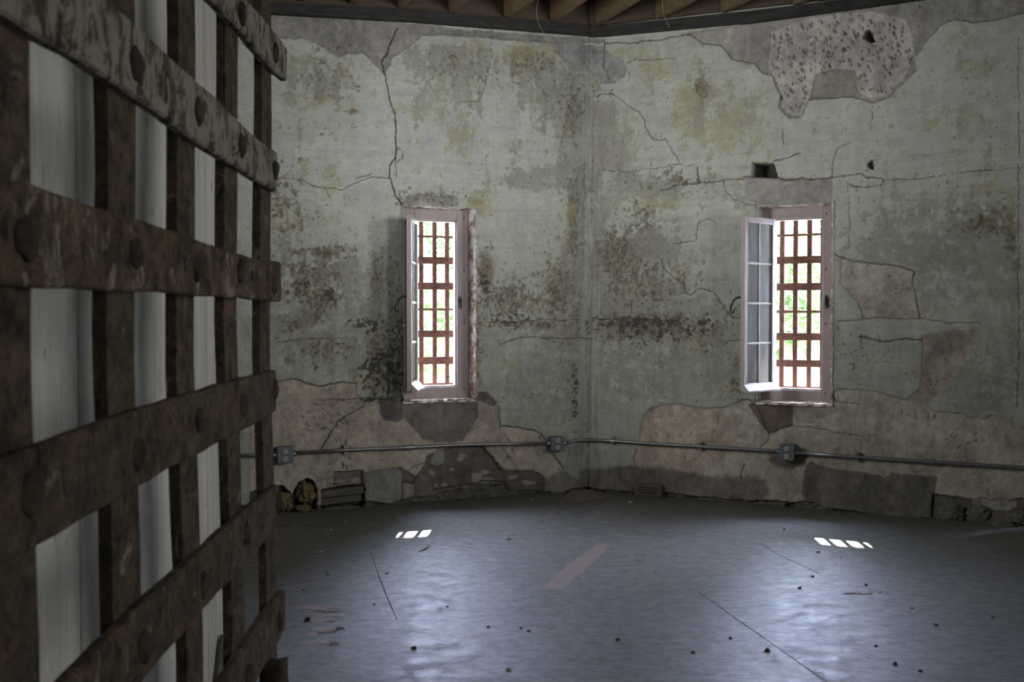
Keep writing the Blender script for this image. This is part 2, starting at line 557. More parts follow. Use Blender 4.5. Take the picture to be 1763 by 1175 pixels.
# (polygon, colour, depth m, edge darkness, edge noise px)
POLYS = [
    ([(430, 15), (726, 40), (800, 50), (955, 62), (1040, 66), (1040, 72), (955, 75), (860, 67), (760, 60), (726, 62), (698, 84), (676, 97), (664, 130), (660, 126), (643, 108), (628, 92), (597, 94), (582, 98), (559, 82), (525, 67), (491, 66), (430, 70)], BROWN, -.006, .35, 2.5),
    ([(948, 76), (985, 72), (1040, 80), (1048, 92), (1072, 104), (1079, 118), (1076, 130), (1058, 142), (1036, 143), (1020, 125), (1003, 112), (975, 106), (960, 92)], (.27, .265, .262), -.004, .25, 2.5),
    ([(1188, 59), (1208, 76), (1242, 80), (1255, 93), (1260, 104), (1299, 108), (1312, 126), (1329, 130), (1342, 165), (1342, 186), (1359, 203), (1377, 203), (1392, 172), (1424, 169), (1468, 167), (1502, 177), (1532, 167), (1558, 139), (1579, 120), (1574, 98), (1593, 74), (1619, 43), (1645, 33), (1675, 39), (1710, 35), (1790, 16), (1790, -40), (1480, -20), (1290, 40)], BROWN, -.009, .6, 2.0),
    ([(1329, 54), (1390, 30), (1468, 20), (1519, 20), (1560, 34), (1572, 60), (1574, 100), (1556, 134), (1530, 162), (1500, 170), (1478, 158), (1472, 122), (1440, 118), (1407, 127), (1398, 150), (1394, 168), (1376, 198), (1362, 198), (1346, 182), (1346, 165), (1334, 140), (1322, 110)], HACK, -.006, 0, 3.0),
    ([(1405, 127), (1440, 119), (1472, 122), (1478, 158), (1466, 166), (1424, 168), (1396, 170)], (.235, .212, .19), -.012, .3, 1.5),
    ([(1283, 307), (1338, 307), (1381, 310), (1432, 306), (1434, 330), (1430, 352), (1310, 352), (1290, 345)], (.29, .27, .25), -.003, .15, 2),
    ([(1449, 447), (1490, 453), (1542, 457), (1574, 470), (1570, 492), (1580, 515), (1584, 549), (1486, 549), (1475, 519), (1445, 489)], (.335, .30, .262), -.005, .35, 2),
    ([(1587, 578), (1681, 567), (1681, 601), (1662, 620), (1625, 668), (1602, 695), (1554, 693), (1584, 668), (1587, 631)], (.315, .27, .225), -.005, .3, 2),
    ([(1587, 578), (1681, 567), (1681, 590), (1640, 612), (1600, 620), (1588, 610)], (.235, .20, .172), -.005, 0, 5),
    # base coat along the foot of the left wall
    ([(430, 648), (471, 657), (503, 650), (531, 661), (547, 667), (590, 657), (612, 657), (614, 682), (626, 689), (654, 686), (670, 690), (740, 752), (800, 756), (808, 742), (840, 728), (857, 735), (892, 735), (932, 747), (945, 768), (958, 790), (972, 809), (960, 860), (430, 900)], PINK, -.006, .6, 2.0),
    ([(654, 686), (694, 680), (694, 722), (684, 727), (660, 724), (653, 708)], (.125, .112, .104), -.010, .3, 1.5),
    ([(694, 690), (821, 687), (823, 718), (806, 744), (797, 760), (753, 763), (729, 755), (696, 724)], (.165, .145, .132), -.010, .3, 2.0),
    ([(823, 690), (845, 690), (858, 700), (860, 722), (853, 733), (826, 728)], (.33, .275, .245), -.008, .4, 1.5),
    ([(820, 676), (838, 676), (858, 694), (850, 700), (822, 690)], (.14, .115, .105), -.010, .2, 2),
    # base coat along the foot of the right wall
    ([(1100, 760), (1101, 738), (1106, 716), (1120, 703), (1160, 695), (1207, 704), (1251, 700), (1283, 687), (1300, 690), (1425, 700), (1440, 670), (1500, 672), (1584, 695), (1599, 699), (1610, 708), (1655, 713), (1662, 719), (1696, 721), (1707, 715), (1745, 719), (1762, 736), (1830, 740), (1830, 930), (1000, 870), (1040, 820), (1092, 805), (1090, 790)], (.36, .325, .268), -.006, .55, 2.0),
    ([(1104, 730), (1125, 708), (1160, 700), (1207, 708), (1250, 720), (1270, 770), (1180, 806), (1096, 800), (1100, 760)], (.39, .315, .255), -.007, 0, 8),
    ([(1289, 697), (1305, 694), (1366, 700), (1364, 732), (1340, 742), (1325, 749), (1308, 726)], (.145, .112, .092), -.016, .5, 1.5),
    ([(1366, 700), (1430, 697), (1432, 712), (1400, 730), (1370, 726)], (.27, .245, .205), -.008, .3, 2),
    ([(1320, 780), (1392, 780), (1384, 800), (1362, 812), (1330, 800)], (.15, .112, .088), -.009, .1, 4),
    # dark damp render low on the walls
    ([(1000, 812), (1060, 803), (1156, 807), (1220, 820), (1283, 821), (1319, 827), (1324, 850), (1300, 875), (1000, 862)], (.165, .148, .125), -.006, .15, 4),
    ([(1380, 851), (1384, 815), (1395, 795), (1443, 811), (1491, 815), (1519, 823), (1538, 815), (1612, 823), (1609, 852), (1607, 900), (1500, 900), (1400, 880)], (.150, .135, .113), -.004, .15, 3),
    ([(640, 812), (690, 806), (693, 811), (718, 820), (732, 800), (737, 785), (773, 771), (829, 770), (849, 789), (864, 811), (916, 811), (940, 824), (942, 850), (720, 876), (630, 880)], LOWG, -.016, .6, 2.5),
    ([(629, 815), (650, 811), (670, 806), (692, 810), (692, 830), (712, 835), (714, 855), (690, 862), (673, 868), (628, 864)], (.225, .212, .19), -.003, .55, 1.5),
    ([(941, 823), (970, 812), (1000, 828), (1004, 838), (978, 846), (960, 848), (938, 847)], (.225, .205, .175), -.002, .3, 1.5),
    ([(575, 812), (600, 812), (626, 810), (627, 838), (600, 838), (575, 836)], (.15, .13, .108), -.03, .6, 2),
    ([(1607, 853), (1650, 856), (1690, 868), (1720, 862), (1800, 855), (1800, 920), (1607, 905)], LOWG, -.018, .6, 2.5),
    ([(1664, 862), (1690, 857), (1750, 864), (1752, 872), (1735, 882), (1710, 878), (1690, 875)], (.31, .29, .265), -.014, .3, 3),
]
WHITES = [(757, 788, 13, 14), (796, 788, 6, 8), (781, 807, 7, 4), (745, 813, 8, 5), (835, 812, 11, 5), (820, 824, 10, 9), (842, 828, 13, 5), (764, 838, 6, 4), (908, 832, 12, 5), (880, 822, 10, 3),
          (750, 838, 2.5, 4), (782, 839, 5, 2), (798, 838, 6, 2), (590, 829, 10, 5), (612, 829, 9, 5)]
# irregular holes: polygon, depth
HOLES = [
    ([(1294, 280), (1331, 281), (1339, 305), (1294, 304)], .13, 1.0),
    ([(1488, 54), (1497, 50), (1503, 56), (1504, 66), (1507, 73), (1497, 73), (1488, 64)], .06, 2.0),
    ([(1493, 283), (1503, 274), (1506, 284), (1504, 292), (1496, 291)], .03, 2.0),
    ([(504, 884), (506, 846), (514, 830), (528, 824), (540, 830), (546, 846), (545, 884)], .11, 1.5),
    ([(553, 884), (553, 846), (580, 838), (627, 838), (628, 858), (632, 872), (640, 884)], .10, 2.0),
    ([(430, 900), (430, 850), (486, 836), (500, 850), (506, 860), (505, 900)], .07, 2.5),
    ([(775, 869), (782, 862), (793, 861), (790, 870)], .06, 1.0),
    ([(1348, 880), (1352, 868), (1366, 868), (1372, 880)], .06, 1.0),
]
# plaster stops short of the floor: dark broken slot under this edge
FOOT = [(400, 870), (505, 868), (550, 872), (628, 864), (673, 870), (687, 863), (714, 858), (748, 853), (764, 846), (798, 842), (830, 835), (871, 834), (877, 845), (914, 846), (937, 848), (962, 849), (978, 846), (991, 841), (1006, 839), (1018, 843),
        (1033, 844), (1056, 847), (1096, 847), (1156, 849), (1196, 855), (1239, 857), (1270, 862), (1335, 864), (1403, 866), (1419, 875), (1483, 884), (1538, 890), (1606, 895), (1640, 899), (1663, 882), (1668, 896), (1700, 898), (1704, 905), (1763, 900), (1830, 905)]
CRACKS = [  # (points, width px, depth)
    ([(684, 46), (673, 72), (664, 92), (659, 108), (664, 130), (668, 155), (672, 172), (681, 196), (681, 215), (680, 240), (684, 258), (682, 274), (672, 285), (669, 304), (676, 318), (682, 338), (692, 352)], 2.1, .012),
    ([(682, 274), (683, 304)], 1.3, .005), ([(684, 256), (694, 262), (693, 272), (684, 280)], 1.2, .004),
    ([(478, 306), (520, 310), (545, 322), (590, 326), (620, 312), (640, 304), (669, 305)], 1.3, .004),
    ([(612, 309), (640, 298)], 1.4, .004), ([(560, 320), (570, 343)], 1.4, .004),
    ([(846, 70), (847, 100), (840, 130), (828, 165), (822, 174), (785, 178)], 1.0, .002),
    ([(478, 588), (520, 586), (560, 584), (588, 583)], 1.5, .005), ([(470, 660), (503, 652), (531, 663), (547, 668), (590, 659), (612, 660)], 1.5, .006),
    ([(1041, 66), (1042, 78), (1040, 110)], 1.6, .006), ([(1041, 74), (1090, 73), (1150, 66), (1188, 60)], 1.8, .008),
    ([(1026, 168), (1032, 163), (1056, 162), (1070, 172), (1087, 187), (1100, 193), (1110, 208), (1118, 232), (1126, 243), (1147, 240), (1157, 262), (1173, 282)], 1.4, .005),
    ([(1036, 110), (1044, 122), (1047, 137)], 1.4, .004), ([(1079, 112), (1094, 101), (1130, 103), (1165, 100)], 1.0, .003),
    ([(1026, 296), (1100, 294), (1165, 284), (1195, 284)], 1.0, .003), ([(1137, 327), (1150, 326), (1165, 317), (1190, 316), (1240, 312), (1283, 310)], 1.6, .006),
    ([(1201, 288), (1201, 314)], 2.2, .008), ([(1245, 312), (1250, 330), (1262, 343), (1285, 352), (1303, 356)], 1.2, .004),
    ([(1282, 306), (1340, 306), (1355, 310), (1381, 308), (1396, 311)], 2.6, .012), ([(1331, 278), (1352, 273), (1377, 265)], 2.0, .007), ([(1396, 311), (1433, 305), (1459, 301), (1480, 301), (1493, 307), (1511, 304), (1524, 310), (1514, 321), (1476, 322), (1460, 315)], 1.8, .007),
    ([(1433, 305), (1434, 277), (1442, 257), (1463, 245)], 1.4, .004), ([(1524, 312), (1600, 305), (1690, 293), (1760, 290)], 1.0, .003), ([(1502, 177), (1500, 222)], 1.0, .003), ([(1348, 222), (1348, 248)], 1.4, .004),
    ([(1233, 382), (1217, 377), (1204, 383), (1201, 400), (1198, 416), (1159, 418)], 1.2, .004),
    ([(1138, 445), (1143, 462), (1160, 479), (1178, 490), (1180, 502), (1190, 507), (1204, 498), (1230, 504), (1240, 520), (1250, 534), (1262, 546), (1277, 548)], 1.7, .006),
    ([(857, 586), (860, 594), (876, 589), (891, 581), (936, 583), (1026, 583)], 1.4, .005), ([(1246, 594), (1256, 588), (1277, 585)], 1.2, .004),
    ([(820, 556), (880, 554), (940, 552), (1000, 550)], 1.3, .004), ([(1020, 549), (1080, 550), (1168, 552)], 2.2, .005),
    ([(1432, 433), (1445, 443), (1470, 449), (1491, 452), (1510, 455), (1542, 457), (1574, 470), (1571, 490), (1579, 510), (1584, 549)], 2.0, .007),
    ([(1437, 552), (1460, 553), (1490, 548), (1584, 550), (1640, 556), (1688, 556)], 1.4, .005), ([(1480, 582), (1505, 584), (1531, 589), (1560, 583), (1587, 586)], 2.6, .010),
    ([(1430, 680), (1440, 690), (1470, 695), (1480, 700)], 1.4, .004), ([(1363, 733), (1390, 736), (1440, 746), (1510, 752)], 1.2, .004),
    ([(1325, 749), (1322, 760), (1308, 770)], 1.6, .005), ([(1277, 690), (1290, 688), (1303, 700), (1325, 748), (1345, 738), (1364, 732)], 1.8, .006), ([(1282, 800), (1275, 820), (1276, 826)], 2.2, .005),
    ([(545, 690), (570, 688), (605, 690), (638, 686)], 1.4, .005), ([(625, 700), (600, 715), (582, 727), (570, 745), (555, 770), (548, 778)], 2.4, .010), ([(690, 668), (694, 690), (640, 686)], 1.8, .006),
    ([(860, 700), (862, 735), (892, 735), (915, 742), (932, 748), (943, 765)], 1.8, .006), ([(948, 778), (956, 790), (972, 808)], 2.0, .006), ([(865, 772), (885, 800)], 1.2, .003), ([(829, 770), (850, 790), (864, 812)], 4.0, .012),
    ([(692, 830), (692, 862)], 1.6, .008), ([(694, 830), (710, 832), (720, 820)], 2.4, .010), ([(690, 806), (700, 812), (718, 802), (735, 796)], 1.5, .006), ([(748, 846), (800, 836), (832, 828), (868, 832)], 2.4, .012),
    ([(545, 830), (575, 820)], 1.4, .005), ([(1610, 852), (1650, 862), (1690, 866)], 1.8, .008), ([(1660, 895), (1662, 880), (1650, 892)], 3.0, .02), ([(1755, 60), (1754, 500), (1752, 700)], 1.2, .003),
    ([(1461, 320), (1462, 430)], 1.0, .002), ([(1607, 852), (1605, 895)], 2.6, .012),
]
MOLDS = [  # (x, y, rx, ry, threshold shift)  black speckled mould
    (1090, 556, 90, 12, .16), (1195, 566, 30, 12, .10), (1060, 562, 60, 16, .05), (660, 640, 38, 38, .15), (682, 600, 16, 50, .05), (640, 560, 40, 14, .07), (700, 560, 22, 14, .10), (632, 690, 14, 5, .2), (555, 540, 20, 12, .04),
    (880, 548, 40, 10, .06), (834, 490, 10, 30, .08), (990, 670, 5, 60, .05), (545, 610, 6, 30, .03), (1120, 580, 60, 14, .0), (1215, 560, 16, 20, .0), (525, 495, 40, 14, .02), (560, 512, 18, 14, .07)]
STAINS = [  # (x, y, rx, ry, colour, weight)
    (609, 193, 10, 8, (.15, .12, .08), .8), (837, 470, 12, 40, (.20, .16, .10), .7), (1700, 385, 12, 8, (.19, .145, .075), .8), (1735, 385, 10, 24, (.22, .18, .10), .6), (1738, 365, 9, 10, (.22, .18, .10), .5),
    (985, 365, 9, 22, (.25, .22, .12), .6), (900, 92, 24, 16, (.24, .19, .10), .5), (822, 350, 12, 9, (.26, .21, .09), .7), (552, 168, 8, 16, (.26, .22, .15), .7), (1210, 155, 10, 16, (.24, .19, .11), .5),
    (1055, 270, 34, 32, (.25, .23, .20), .6), (1040, 190, 24, 22, (.26, .235, .21), .6), (1290, 90, 36, 28, (.205, .18, .155), .6), (1640, 10, 140, 18, (.19, .17, .15), .6), (550, 720, 36, 22, (.24, .18, .15), .5),
    (1350, 325, 60, 20, (.25, .225, .20), .4), (1420, 575, 30, 24, (.24, .21, .17), .4), (1120, 420, 34, 30, (.235, .225, .19), .7), (1000, 650, 14, 80, (.33, .34, .31), .5), (1450, 800, 60, 20, (.33, .25, .21), .3)]
# rows of hatchet marks: polygon, count, (length, width) px, angle deg, seed
HACKS = [
    ([(1330, 50), (1468, 22), (1560, 36), (1572, 100), (1530, 160), (1476, 158), (1470, 120), (1400, 128), (1376, 196), (1350, 185), (1330, 130)], 420, (10, 3.8), 112, 1),
    ([(515, 700), (590, 690), (600, 740), (520, 745)], 60, (12, 2.0), 150, 2), ([(575, 755), (605, 755), (605, 808), (578, 808)], 22, (11, 2.6), 100, 3), ([(850, 752), (935, 752), (930, 785), (870, 790)], 40, (10, 2.0), 120, 4),
    ([(1585, 625), (1640, 615), (1610, 680), (1590, 690)], 26, (4, 2.4), 90, 5), ([(1550, 705), (1610, 705), (1610, 730), (1550, 722)], 8, (14, 2.6), 120, 6), ([(1610, 730), (1700, 735), (1690, 775), (1630, 775)], 14, (10, 3.0), 40, 7),
    ([(1140, 750), (1240, 720), (1250, 790), (1150, 770)], 18, (10, 2.6), 60, 8), ([(1100, 715), (1290, 715), (1280, 800), (1100, 780)], 14, (7, 2.2), 110, 18), ([(1460, 455), (1560, 460), (1570, 540), (1480, 545)], 26, (8, 2.0), 30, 9),
    ([(480, 660), (610, 662), (640, 750), (490, 760)], 16, (7, 2.2), 150, 10), ([(480, 70), (1180, 110), (1180, 400), (480, 500)], 90, (5, 2.4), 20, 11), ([(1440, 190), (1763, 60), (1763, 420), (1440, 420)], 60, (5, 2.4), 60, 12),
    ([(470, 80), (650, 130), (660, 300), (480, 300)], 18, (7, 3), 20, 13), ([(820, 600), (1280, 600), (1280, 690), (860, 720)], 40, (6, 2.4), 80, 14), ([(1440, 600), (1590, 600), (1590, 690), (1440, 680)], 20, (6, 2.0), 160, 15),
    ([(530, 75), (620, 75), (620, 92), (540, 88)], 24, (9, 1.8), 95, 16), ([(1560, 10), (1700, 10), (1640, 30), (1590, 60)], 10, (8, 2.2), 70, 17)]


def make_wall(name, t, n, s0, s1, side, opening, seed):
    step = .0058
    ns = int(round((s1 - s0) / step)) + 1
    H = 3.60
    nh = int(round(H / step)) + 1
    S, Hh = np.meshgrid(np.linspace(s0, s1, ns), np.linspace(0, H, nh), indexing='ij')
    S = S.ravel(); Hh = Hh.ravel()
    wx = C.x + t.x * S; wy = C.y + t.y * S; wz = Hh - CAMH
    cp, sp = math.cos(PITCH), math.sin(PITCH)
    dep = wy * cp - wz * sp
    up = wy * sp + wz * cp
    X = 881.5 + FPX * wx / dep
    Y = 587.5 - FPX * up / dep
    # warped copies so that traced edges come out ragged
    wob1 = fbm(S * 9, Hh * 9, 11 + seed, 4) - .5
    wob2 = fbm(S * 9, Hh * 9, 31 + seed, 4) - .5
    fin1 = fbm(S * 34, Hh * 34, 51 + seed, 3) - .5
    fin2 = fbm(S * 34, Hh * 34, 71 + seed, 3) - .5

    def warp(k): return X + k * (4.5 * wob1 + 2.6 * fin1), Y + k * (4.5 * wob2 + 2.6 * fin2)

    col = np.empty((S.size, 3), np.float32)
    D = np.zeros(S.size, np.float32)

    def blend(mask, c):
        m = mask[:, None]
        col[:] = col * (1 - m) + np.array(c, np.float32) * m

    big = fbm(S * 1.3, Hh * 1.3, 91 + seed, 4)
    mid = fbm(S * 5, Hh * 5, 111 + seed, 5, .6)
    streak = fbm(S * 16, Hh * 2.4, 131 + seed, 5, .6)
    hz = fbm(S * 3, Hh * 14, 171 + seed, 5, .6)
    fine = fbm(S * 24, Hh * 24, 151 + seed, 4, .65)
    cool = np.exp(-(((X - 800) / 300) ** 2 + ((Y - 200) / 170) ** 2)) + .8 * np.exp(-(((X - 1640) / 160) ** 2 + ((Y - 120) / 100) ** 2))
    cool = np.clip(cool, 0, 1)
    col[:] = PAINT
    blend(cool * .8, COOL)
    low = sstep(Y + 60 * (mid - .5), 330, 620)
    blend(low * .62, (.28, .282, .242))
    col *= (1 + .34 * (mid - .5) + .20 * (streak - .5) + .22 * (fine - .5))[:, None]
    # faint wash: thin worn paint, horizontal and vertical brush streaks
    thin = sstep(hz * .5 + mid * .5 + .10 * low, .54, .68)
    blend(thin * .32, GREY)
    dens = np.zeros(S.size, np.float32)
    for x, y, rx, ry, w in GREY_B:
        dens += w * np.exp(-(((X - x) / rx) ** 2 + ((Y - y) / ry) ** 2))
    dens2 = np.zeros(S.size, np.float32)
    for x, y, rx, ry, w in OCHRE_B:
        dens2 += w * np.exp(-(((X - x) / rx) ** 2 + ((Y - y) / ry) ** 2))
    grain = fbm(S * 52, Hh * 44, 251 + seed, 3, .6)
    q = .40 * mid + .22 * fine + .24 * streak + .14 * grain
    lvl = q + dens * .60 + .012 * low
    q2 = .42 * fbm(S * 6.5, Hh * 6, 211 + seed, 5, .62) + .26 * fine + .20 * streak + .12 * grain
    # the coats wear through in turn: white, then an ochre wash, then grey render
    oc = np.maximum(sstep(q2 + dens2 * .60, .595, .64), sstep(lvl + dens2 * .12, .60, .63) * sstep(q2 + dens2 * .3, .47, .52) * .8)
    ocol = np.array(OCHRE, np.float32)[None, :] * (1 + .5 * (mid - .5) + .4 * (fine - .5))[:, None]
    m = (oc * .78)[:, None]
    col[:] = col * (1 - m) + ocol * m
    g = sstep(lvl, .625, .655)
    D -= .0012 * g
    gcol = np.array(GREY, np.float32)[None, :] * (1 + .5 * (fine - .5) + .5 * (mid - .5))[:, None]
    m = (g * (.72 + .2 * hz))[:, None]
    col[:] = col * (1 - m) + gcol * m
    # white patches left standing inside the grey
    wl = sstep(.6 * fbm(S * 14, Hh * 18, 311 + seed, 5, .7) + .4 * grain, .56, .62) * np.maximum(g, oc)
    blend(wl * .6, PAINT)
    # brown dirt clinging to the rough spots
    dd = np.zeros(S.size, np.float32)
    for x, y, rx, ry, w in DIRT_B:
        dd = np.maximum(dd, w * np.exp(-(((X - x) / rx) ** 2 + ((Y - y) / ry) ** 2)))
    dq = .40 * fine + .34 * grain + .26 * streak
    dm = sstep(dq + dd * .30, .60, .72) * (dd > .03)
    blend(dm * .62, (.17, .145, .10))
    dm2 = sstep(.5 * grain + .5 * fbm(S * 70, Hh * 50, 811 + seed, 3, .6) + dd * .22, .66, .74) * (dd > .05)
    blend(dm2 * .7, (.08, .07, .052))
    # brushed, patchy tone, stronger where the wall greys towards the bottom
    br_ = fbm(S * 22 + 1.2 * mid, Hh * 5.5 + 2 * wob1, 831 + seed, 5, .65)
    bh_ = fbm(S * 6 + 2 * wob2, Hh * 24 + 1.5 * wob1, 851 + seed, 5, .65)
    col *= (1 + (.18 + .30 * low) * (br_ - .5) + (.14 + .14 * low) * (bh_ - .5))[:, None]
    # dirt runs down the corner of the room
    cor = np.exp(-(S / .10) ** 2) * sstep(Y, 95, 240)
    run = fbm(S * 60, Hh * 3.0, 711 + seed, 4, .6)
    blend(cor * sstep(run, .47, .58) * .55, (.20, .195, .175))
    blend(cor * sstep(run, .56, .44) * .45, (.40, .41, .38))
    # faint horizontal trowel lines
    tr_ = fbm(S * 2.2, Hh * 70, 751 + seed, 3, .6)
    blend(sstep(tr_, .62, .72) * .22, (.22, .215, .195))
    for x, y, rx, ry, c, w in STAINS:
        xx, yy = warp(2.2)
        e = np.hypot((xx - x) / rx, (yy - y) / ry)
        blend((1 - sstep(e + .5 * (fine - .5), .55, 1.15)) * w, c)
    # exposed coats
    for pts, c, d, edge, nz in POLYS:
        xs = [p[0] for p in pts]; ys = [p[1] for p in pts]
        sel = np.where((X > min(xs) - 40) & (X < max(xs) + 40) & (Y > min(ys) - 40) & (Y < max(ys) + 40))[0]
        if sel.size == 0: continue
        xx = X[sel] + nz * (2.4 * wob1[sel] + 1.6 * fin1[sel]); yy = Y[sel] + nz * (2.4 * wob2[sel] + 1.6 * fin2[sel])
        dist = seg_dist(xx, yy, pts, True)
        ins = inside(xx, yy, pts)
        sd = np.where(ins, -dist, dist)
        m = 1 - sstep(sd, -.9, .9) if nz < 3.5 else 1 - sstep(sd, -nz * 1.2, nz * 1.2)
        tone = 1 + .8 * (mid[sel] - .5) + .7 * (fine[sel] - .5) + .5 * (streak[sel] - .5) + .3 * (big[sel] - .5) + .35 * (grain[sel] - .5)
        cc = np.array(c, np.float32)[None, :] * tone[:, None]
        col[sel] = col[sel] * (1 - m[:, None]) + cc * m[:, None]
        D[sel] = D[sel] * (1 - m) + (d + .004 * (fine[sel] - .5)) * m
        if edge:
            e = np.exp(-(sd / 1.5) ** 2) * edge * sstep(mid[sel], .30, .52)
            col[sel] = col[sel] * (1 - e[:, None]) + np.array((.10, .088, .075), np.float32) * e[:, None]
    for x, y, rx, ry in WHITES:
        xx, yy = warp(2.6)
        e = np.hypot((xx - x) / rx, (yy - y) / ry) + .9 * (fine - .5)
        blend((1 - sstep(e, .8, 1.0)) * .85, (.30, .285, .26))
        D += .004 * (1 - sstep(e, .8, 1.1))
    # mould
    mn = .6 * fbm(S * 26, Hh * 30, 411 + seed, 4, .6) + .4 * vnoise(S * 60, Hh * 60, 431 + seed)
    md = np.zeros(S.size, np.float32)
    for x, y, rx, ry, w in MOLDS:
        md = np.maximum(md, (w + .10) * np.exp(-(((X - x) / rx) ** 2 + ((Y - y) / ry) ** 2) ** 2))
    mo = sstep(mn + md, .67, .73) * (md > .02)
    blend(mo * .85, MOLD)
    # specks all over
    sp_ = sstep(fbm(S * 40, Hh * 46, 511 + seed, 3, .6), .755, .79)
    blend(sp_ * .42, (.15, .132, .105))
    # cracks
    for pts, w, d in CRACKS:
        xs = [p[0] for p in pts]; ys = [p[1] for p in pts]
        sel = np.where((X > min(xs) - 12) & (X < max(xs) + 12) & (Y > min(ys) - 12) & (Y < max(ys) + 12))[0]
        if sel.size == 0: continue
        xx = X[sel] + 7 * wob1[sel] + 3.2 * fin1[sel]; yy = Y[sel] + 7 * wob2[sel] + 3.2 * fin2[sel]
        dist = seg_dist(xx, yy, pts, False)
        wl_ = w * (.55 + .9 * fine[sel])
        m = 1 - sstep(dist, wl_ * .25, wl_ * .85)
        col[sel] = col[sel] * (1 - .82 * m[:, None]) + np.array(DARK, np.float32) * .82 * m[:, None]
        D[sel] -= d * m
    # hatchet marks
    for pts, cnt, (ln, wd), ang, sd_ in HACKS:
        r = np.random.RandomState(sd_ * 7 + 3)
        xs = [p[0] for p in pts]; ys = [p[1] for p in pts]
        sel = np.where((X > min(xs) - 12) & (X < max(xs) + 12) & (Y > min(ys) - 12) & (Y < max(ys) + 12))[0]
        if sel.size == 0: continue
        xa, ya = X[sel], Y[sel]
        k = 0
        while k < cnt:
            cx, cy = r.uniform(min(xs), max(xs)), r.uniform(min(ys), max(ys))
            k += 1
            if not inside(np.array([cx]), np.array([cy]), pts)[0]: continue
            a = math.radians(ang + r.uniform(-22, 22)); l = ln * r.uniform(.45, 1.1) / 2; w = wd * r.uniform(.6, 1.3) / 2
            near = np.where((np.abs(xa - cx) < 12) & (np.abs(ya - cy) < 12))[0]
            if near.size == 0: continue
            dx, dy = xa[near] - cx, cy - ya[near]
            e = np.hypot((dx * math.cos(a) + dy * math.sin(a)) / l, (-dx * math.sin(a) + dy * math.cos(a)) / w)
            m = (1 - sstep(e, .6, 1.25)) * r.uniform(.5, .95)
            ii = sel[near]
            col[ii] = col[ii] * (1 - m[:, None]) + np.array((.085, .07, .058), np.float32) * m[:, None]
            D[ii] -= .005 * m
    # broken slot at the foot
    fy = np.interp(X + 3 * wob1 + 3 * fin1, [p[0] for p in FOOT], [p[1] for p in FOOT]) + 5 * wob2 + 4 * fin2
    ft = sstep(Y - fy, -.8, 1.2)
    rub = fbm(S * 18, Hh * 26, 611 + seed, 4, .6)
    rc = np.array((.105, .094, .075), np.float32)[None, :] * (.55 + .9 * rub)[:, None]
    col[:] = col * (1 - ft[:, None]) + rc * ft[:, None]
    D[:] = D * (1 - ft) + (-.055 + .05 * rub) * ft
    for pts, d, nz in HOLES:
        xs = [p[0] for p in pts]; ys = [p[1] for p in pts]
        sel = np.where((X > min(xs) - 20) & (X < max(xs) + 20) & (Y > min(ys) - 20) & (Y < max(ys) + 20))[0]
        if sel.size == 0: continue
        xx = X[sel] + nz * (2.4 * wob1[sel] + 1.6 * fin1[sel]); yy = Y[sel] + nz * (2.4 * wob2[sel] + 1.6 * fin2[sel])
        dist = seg_dist(xx, yy, pts, True)
        sd = np.where(inside(xx, yy, pts), -dist, dist)
        m = 1 - sstep(sd, -1.6, .8)
        cc = np.array((.075, .066, .054), np.float32)[None, :] * (.6 + .8 * rub[sel])[:, None]
        col[sel] = col[sel] * (1 - m[:, None]) + cc * m[:, None]
        D[sel] = D[sel] * (1 - m) - d * m
    col[:] = np.clip(col, .01, .7)
    # gentle unevenness of the whole wall
    fade = sstep(np.abs(S), .0, .12)
    D += fade * (.020 * (big - .5) + .006 * (mid - .5)) + .0022 * (fine - .5)
    co = np.empty((S.size, 3), np.float32)
    co[:, 0] = C.x + t.x * S - n.x * D
    co[:, 1] = C.y + t.y * S - n.y * D
    co[:, 2] = Hh
    idx = np.arange(ns * nh).reshape(ns, nh)
    a = idx[:-1, :-1].ravel(); b = idx[1:, :-1].ravel(); c_ = idx[1:, 1:].ravel(); d_ = idx[:-1, 1:].ravel()
    # opening with a ragged plaster edge
    sc_, hc_ = (S[a] + S[c_]) / 2, (Hh[a] + Hh[c_]) / 2
    jx, jy = .010 * wob1[a] + .006 * fin1[a], .010 * wob2[a] + .006 * fin2[a]
    o = opening
    keep = ~((sc_ + jx > o[0]) & (sc_ + jx < o[1]) & (hc_ + jy > o[2]) & (hc_ + jy < o[3]))
    quads = np.stack([a, b, c_, d_], 1)[keep]
    me = bpy.data.meshes.new(name)
    me.vertices.add(S.size)
    me.vertices.foreach_set('co', co.ravel())
    nq = len(quads)
    me.loops.add(nq * 4)
    me.polygons.add(nq)
    me.loops.foreach_set('vertex_index', quads.ravel().astype(np.int32))
    me.polygons.foreach_set('loop_start', np.arange(0, nq * 4, 4, dtype=np.int32))
    me.polygons.foreach_set('use_smooth', np.ones(nq, bool))
    me.update(calc_edges=True)
    at = me.attributes.new('tint', 'FLOAT_COLOR', 'POINT')
    rgba = np.ones((S.size, 4), np.float32)
    rgba[:, :3] = col
    at.data.foreach_set('color', rgba.ravel())
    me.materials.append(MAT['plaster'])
    ob = bpy.data.objects.new(name, me)
    COL.objects.link(ob)
    tag(ob, kind='structure')
    return ob


def s_of(px, py, side, off=0.0):
    p = on_wall(px, py, off, side)
    t = TL if side == 'L' else TR
    return (p - C).dot(t), p.z


OPEN = {}
for side, (x0, x1, y0, y1) in (('L', (695, 819, 357, 689)), ('R', (1304, 1432, 353, 694))):
    sa, _ = s_of(x0, 520, side); sb, _ = s_of(x1, 520, side)
    mx = (x0 + x1) / 2
    _, ha = s_of(mx, y1, side); _, hb = s_of(mx, y0, side)
    OPEN[side] = (sa, sb, ha, hb)

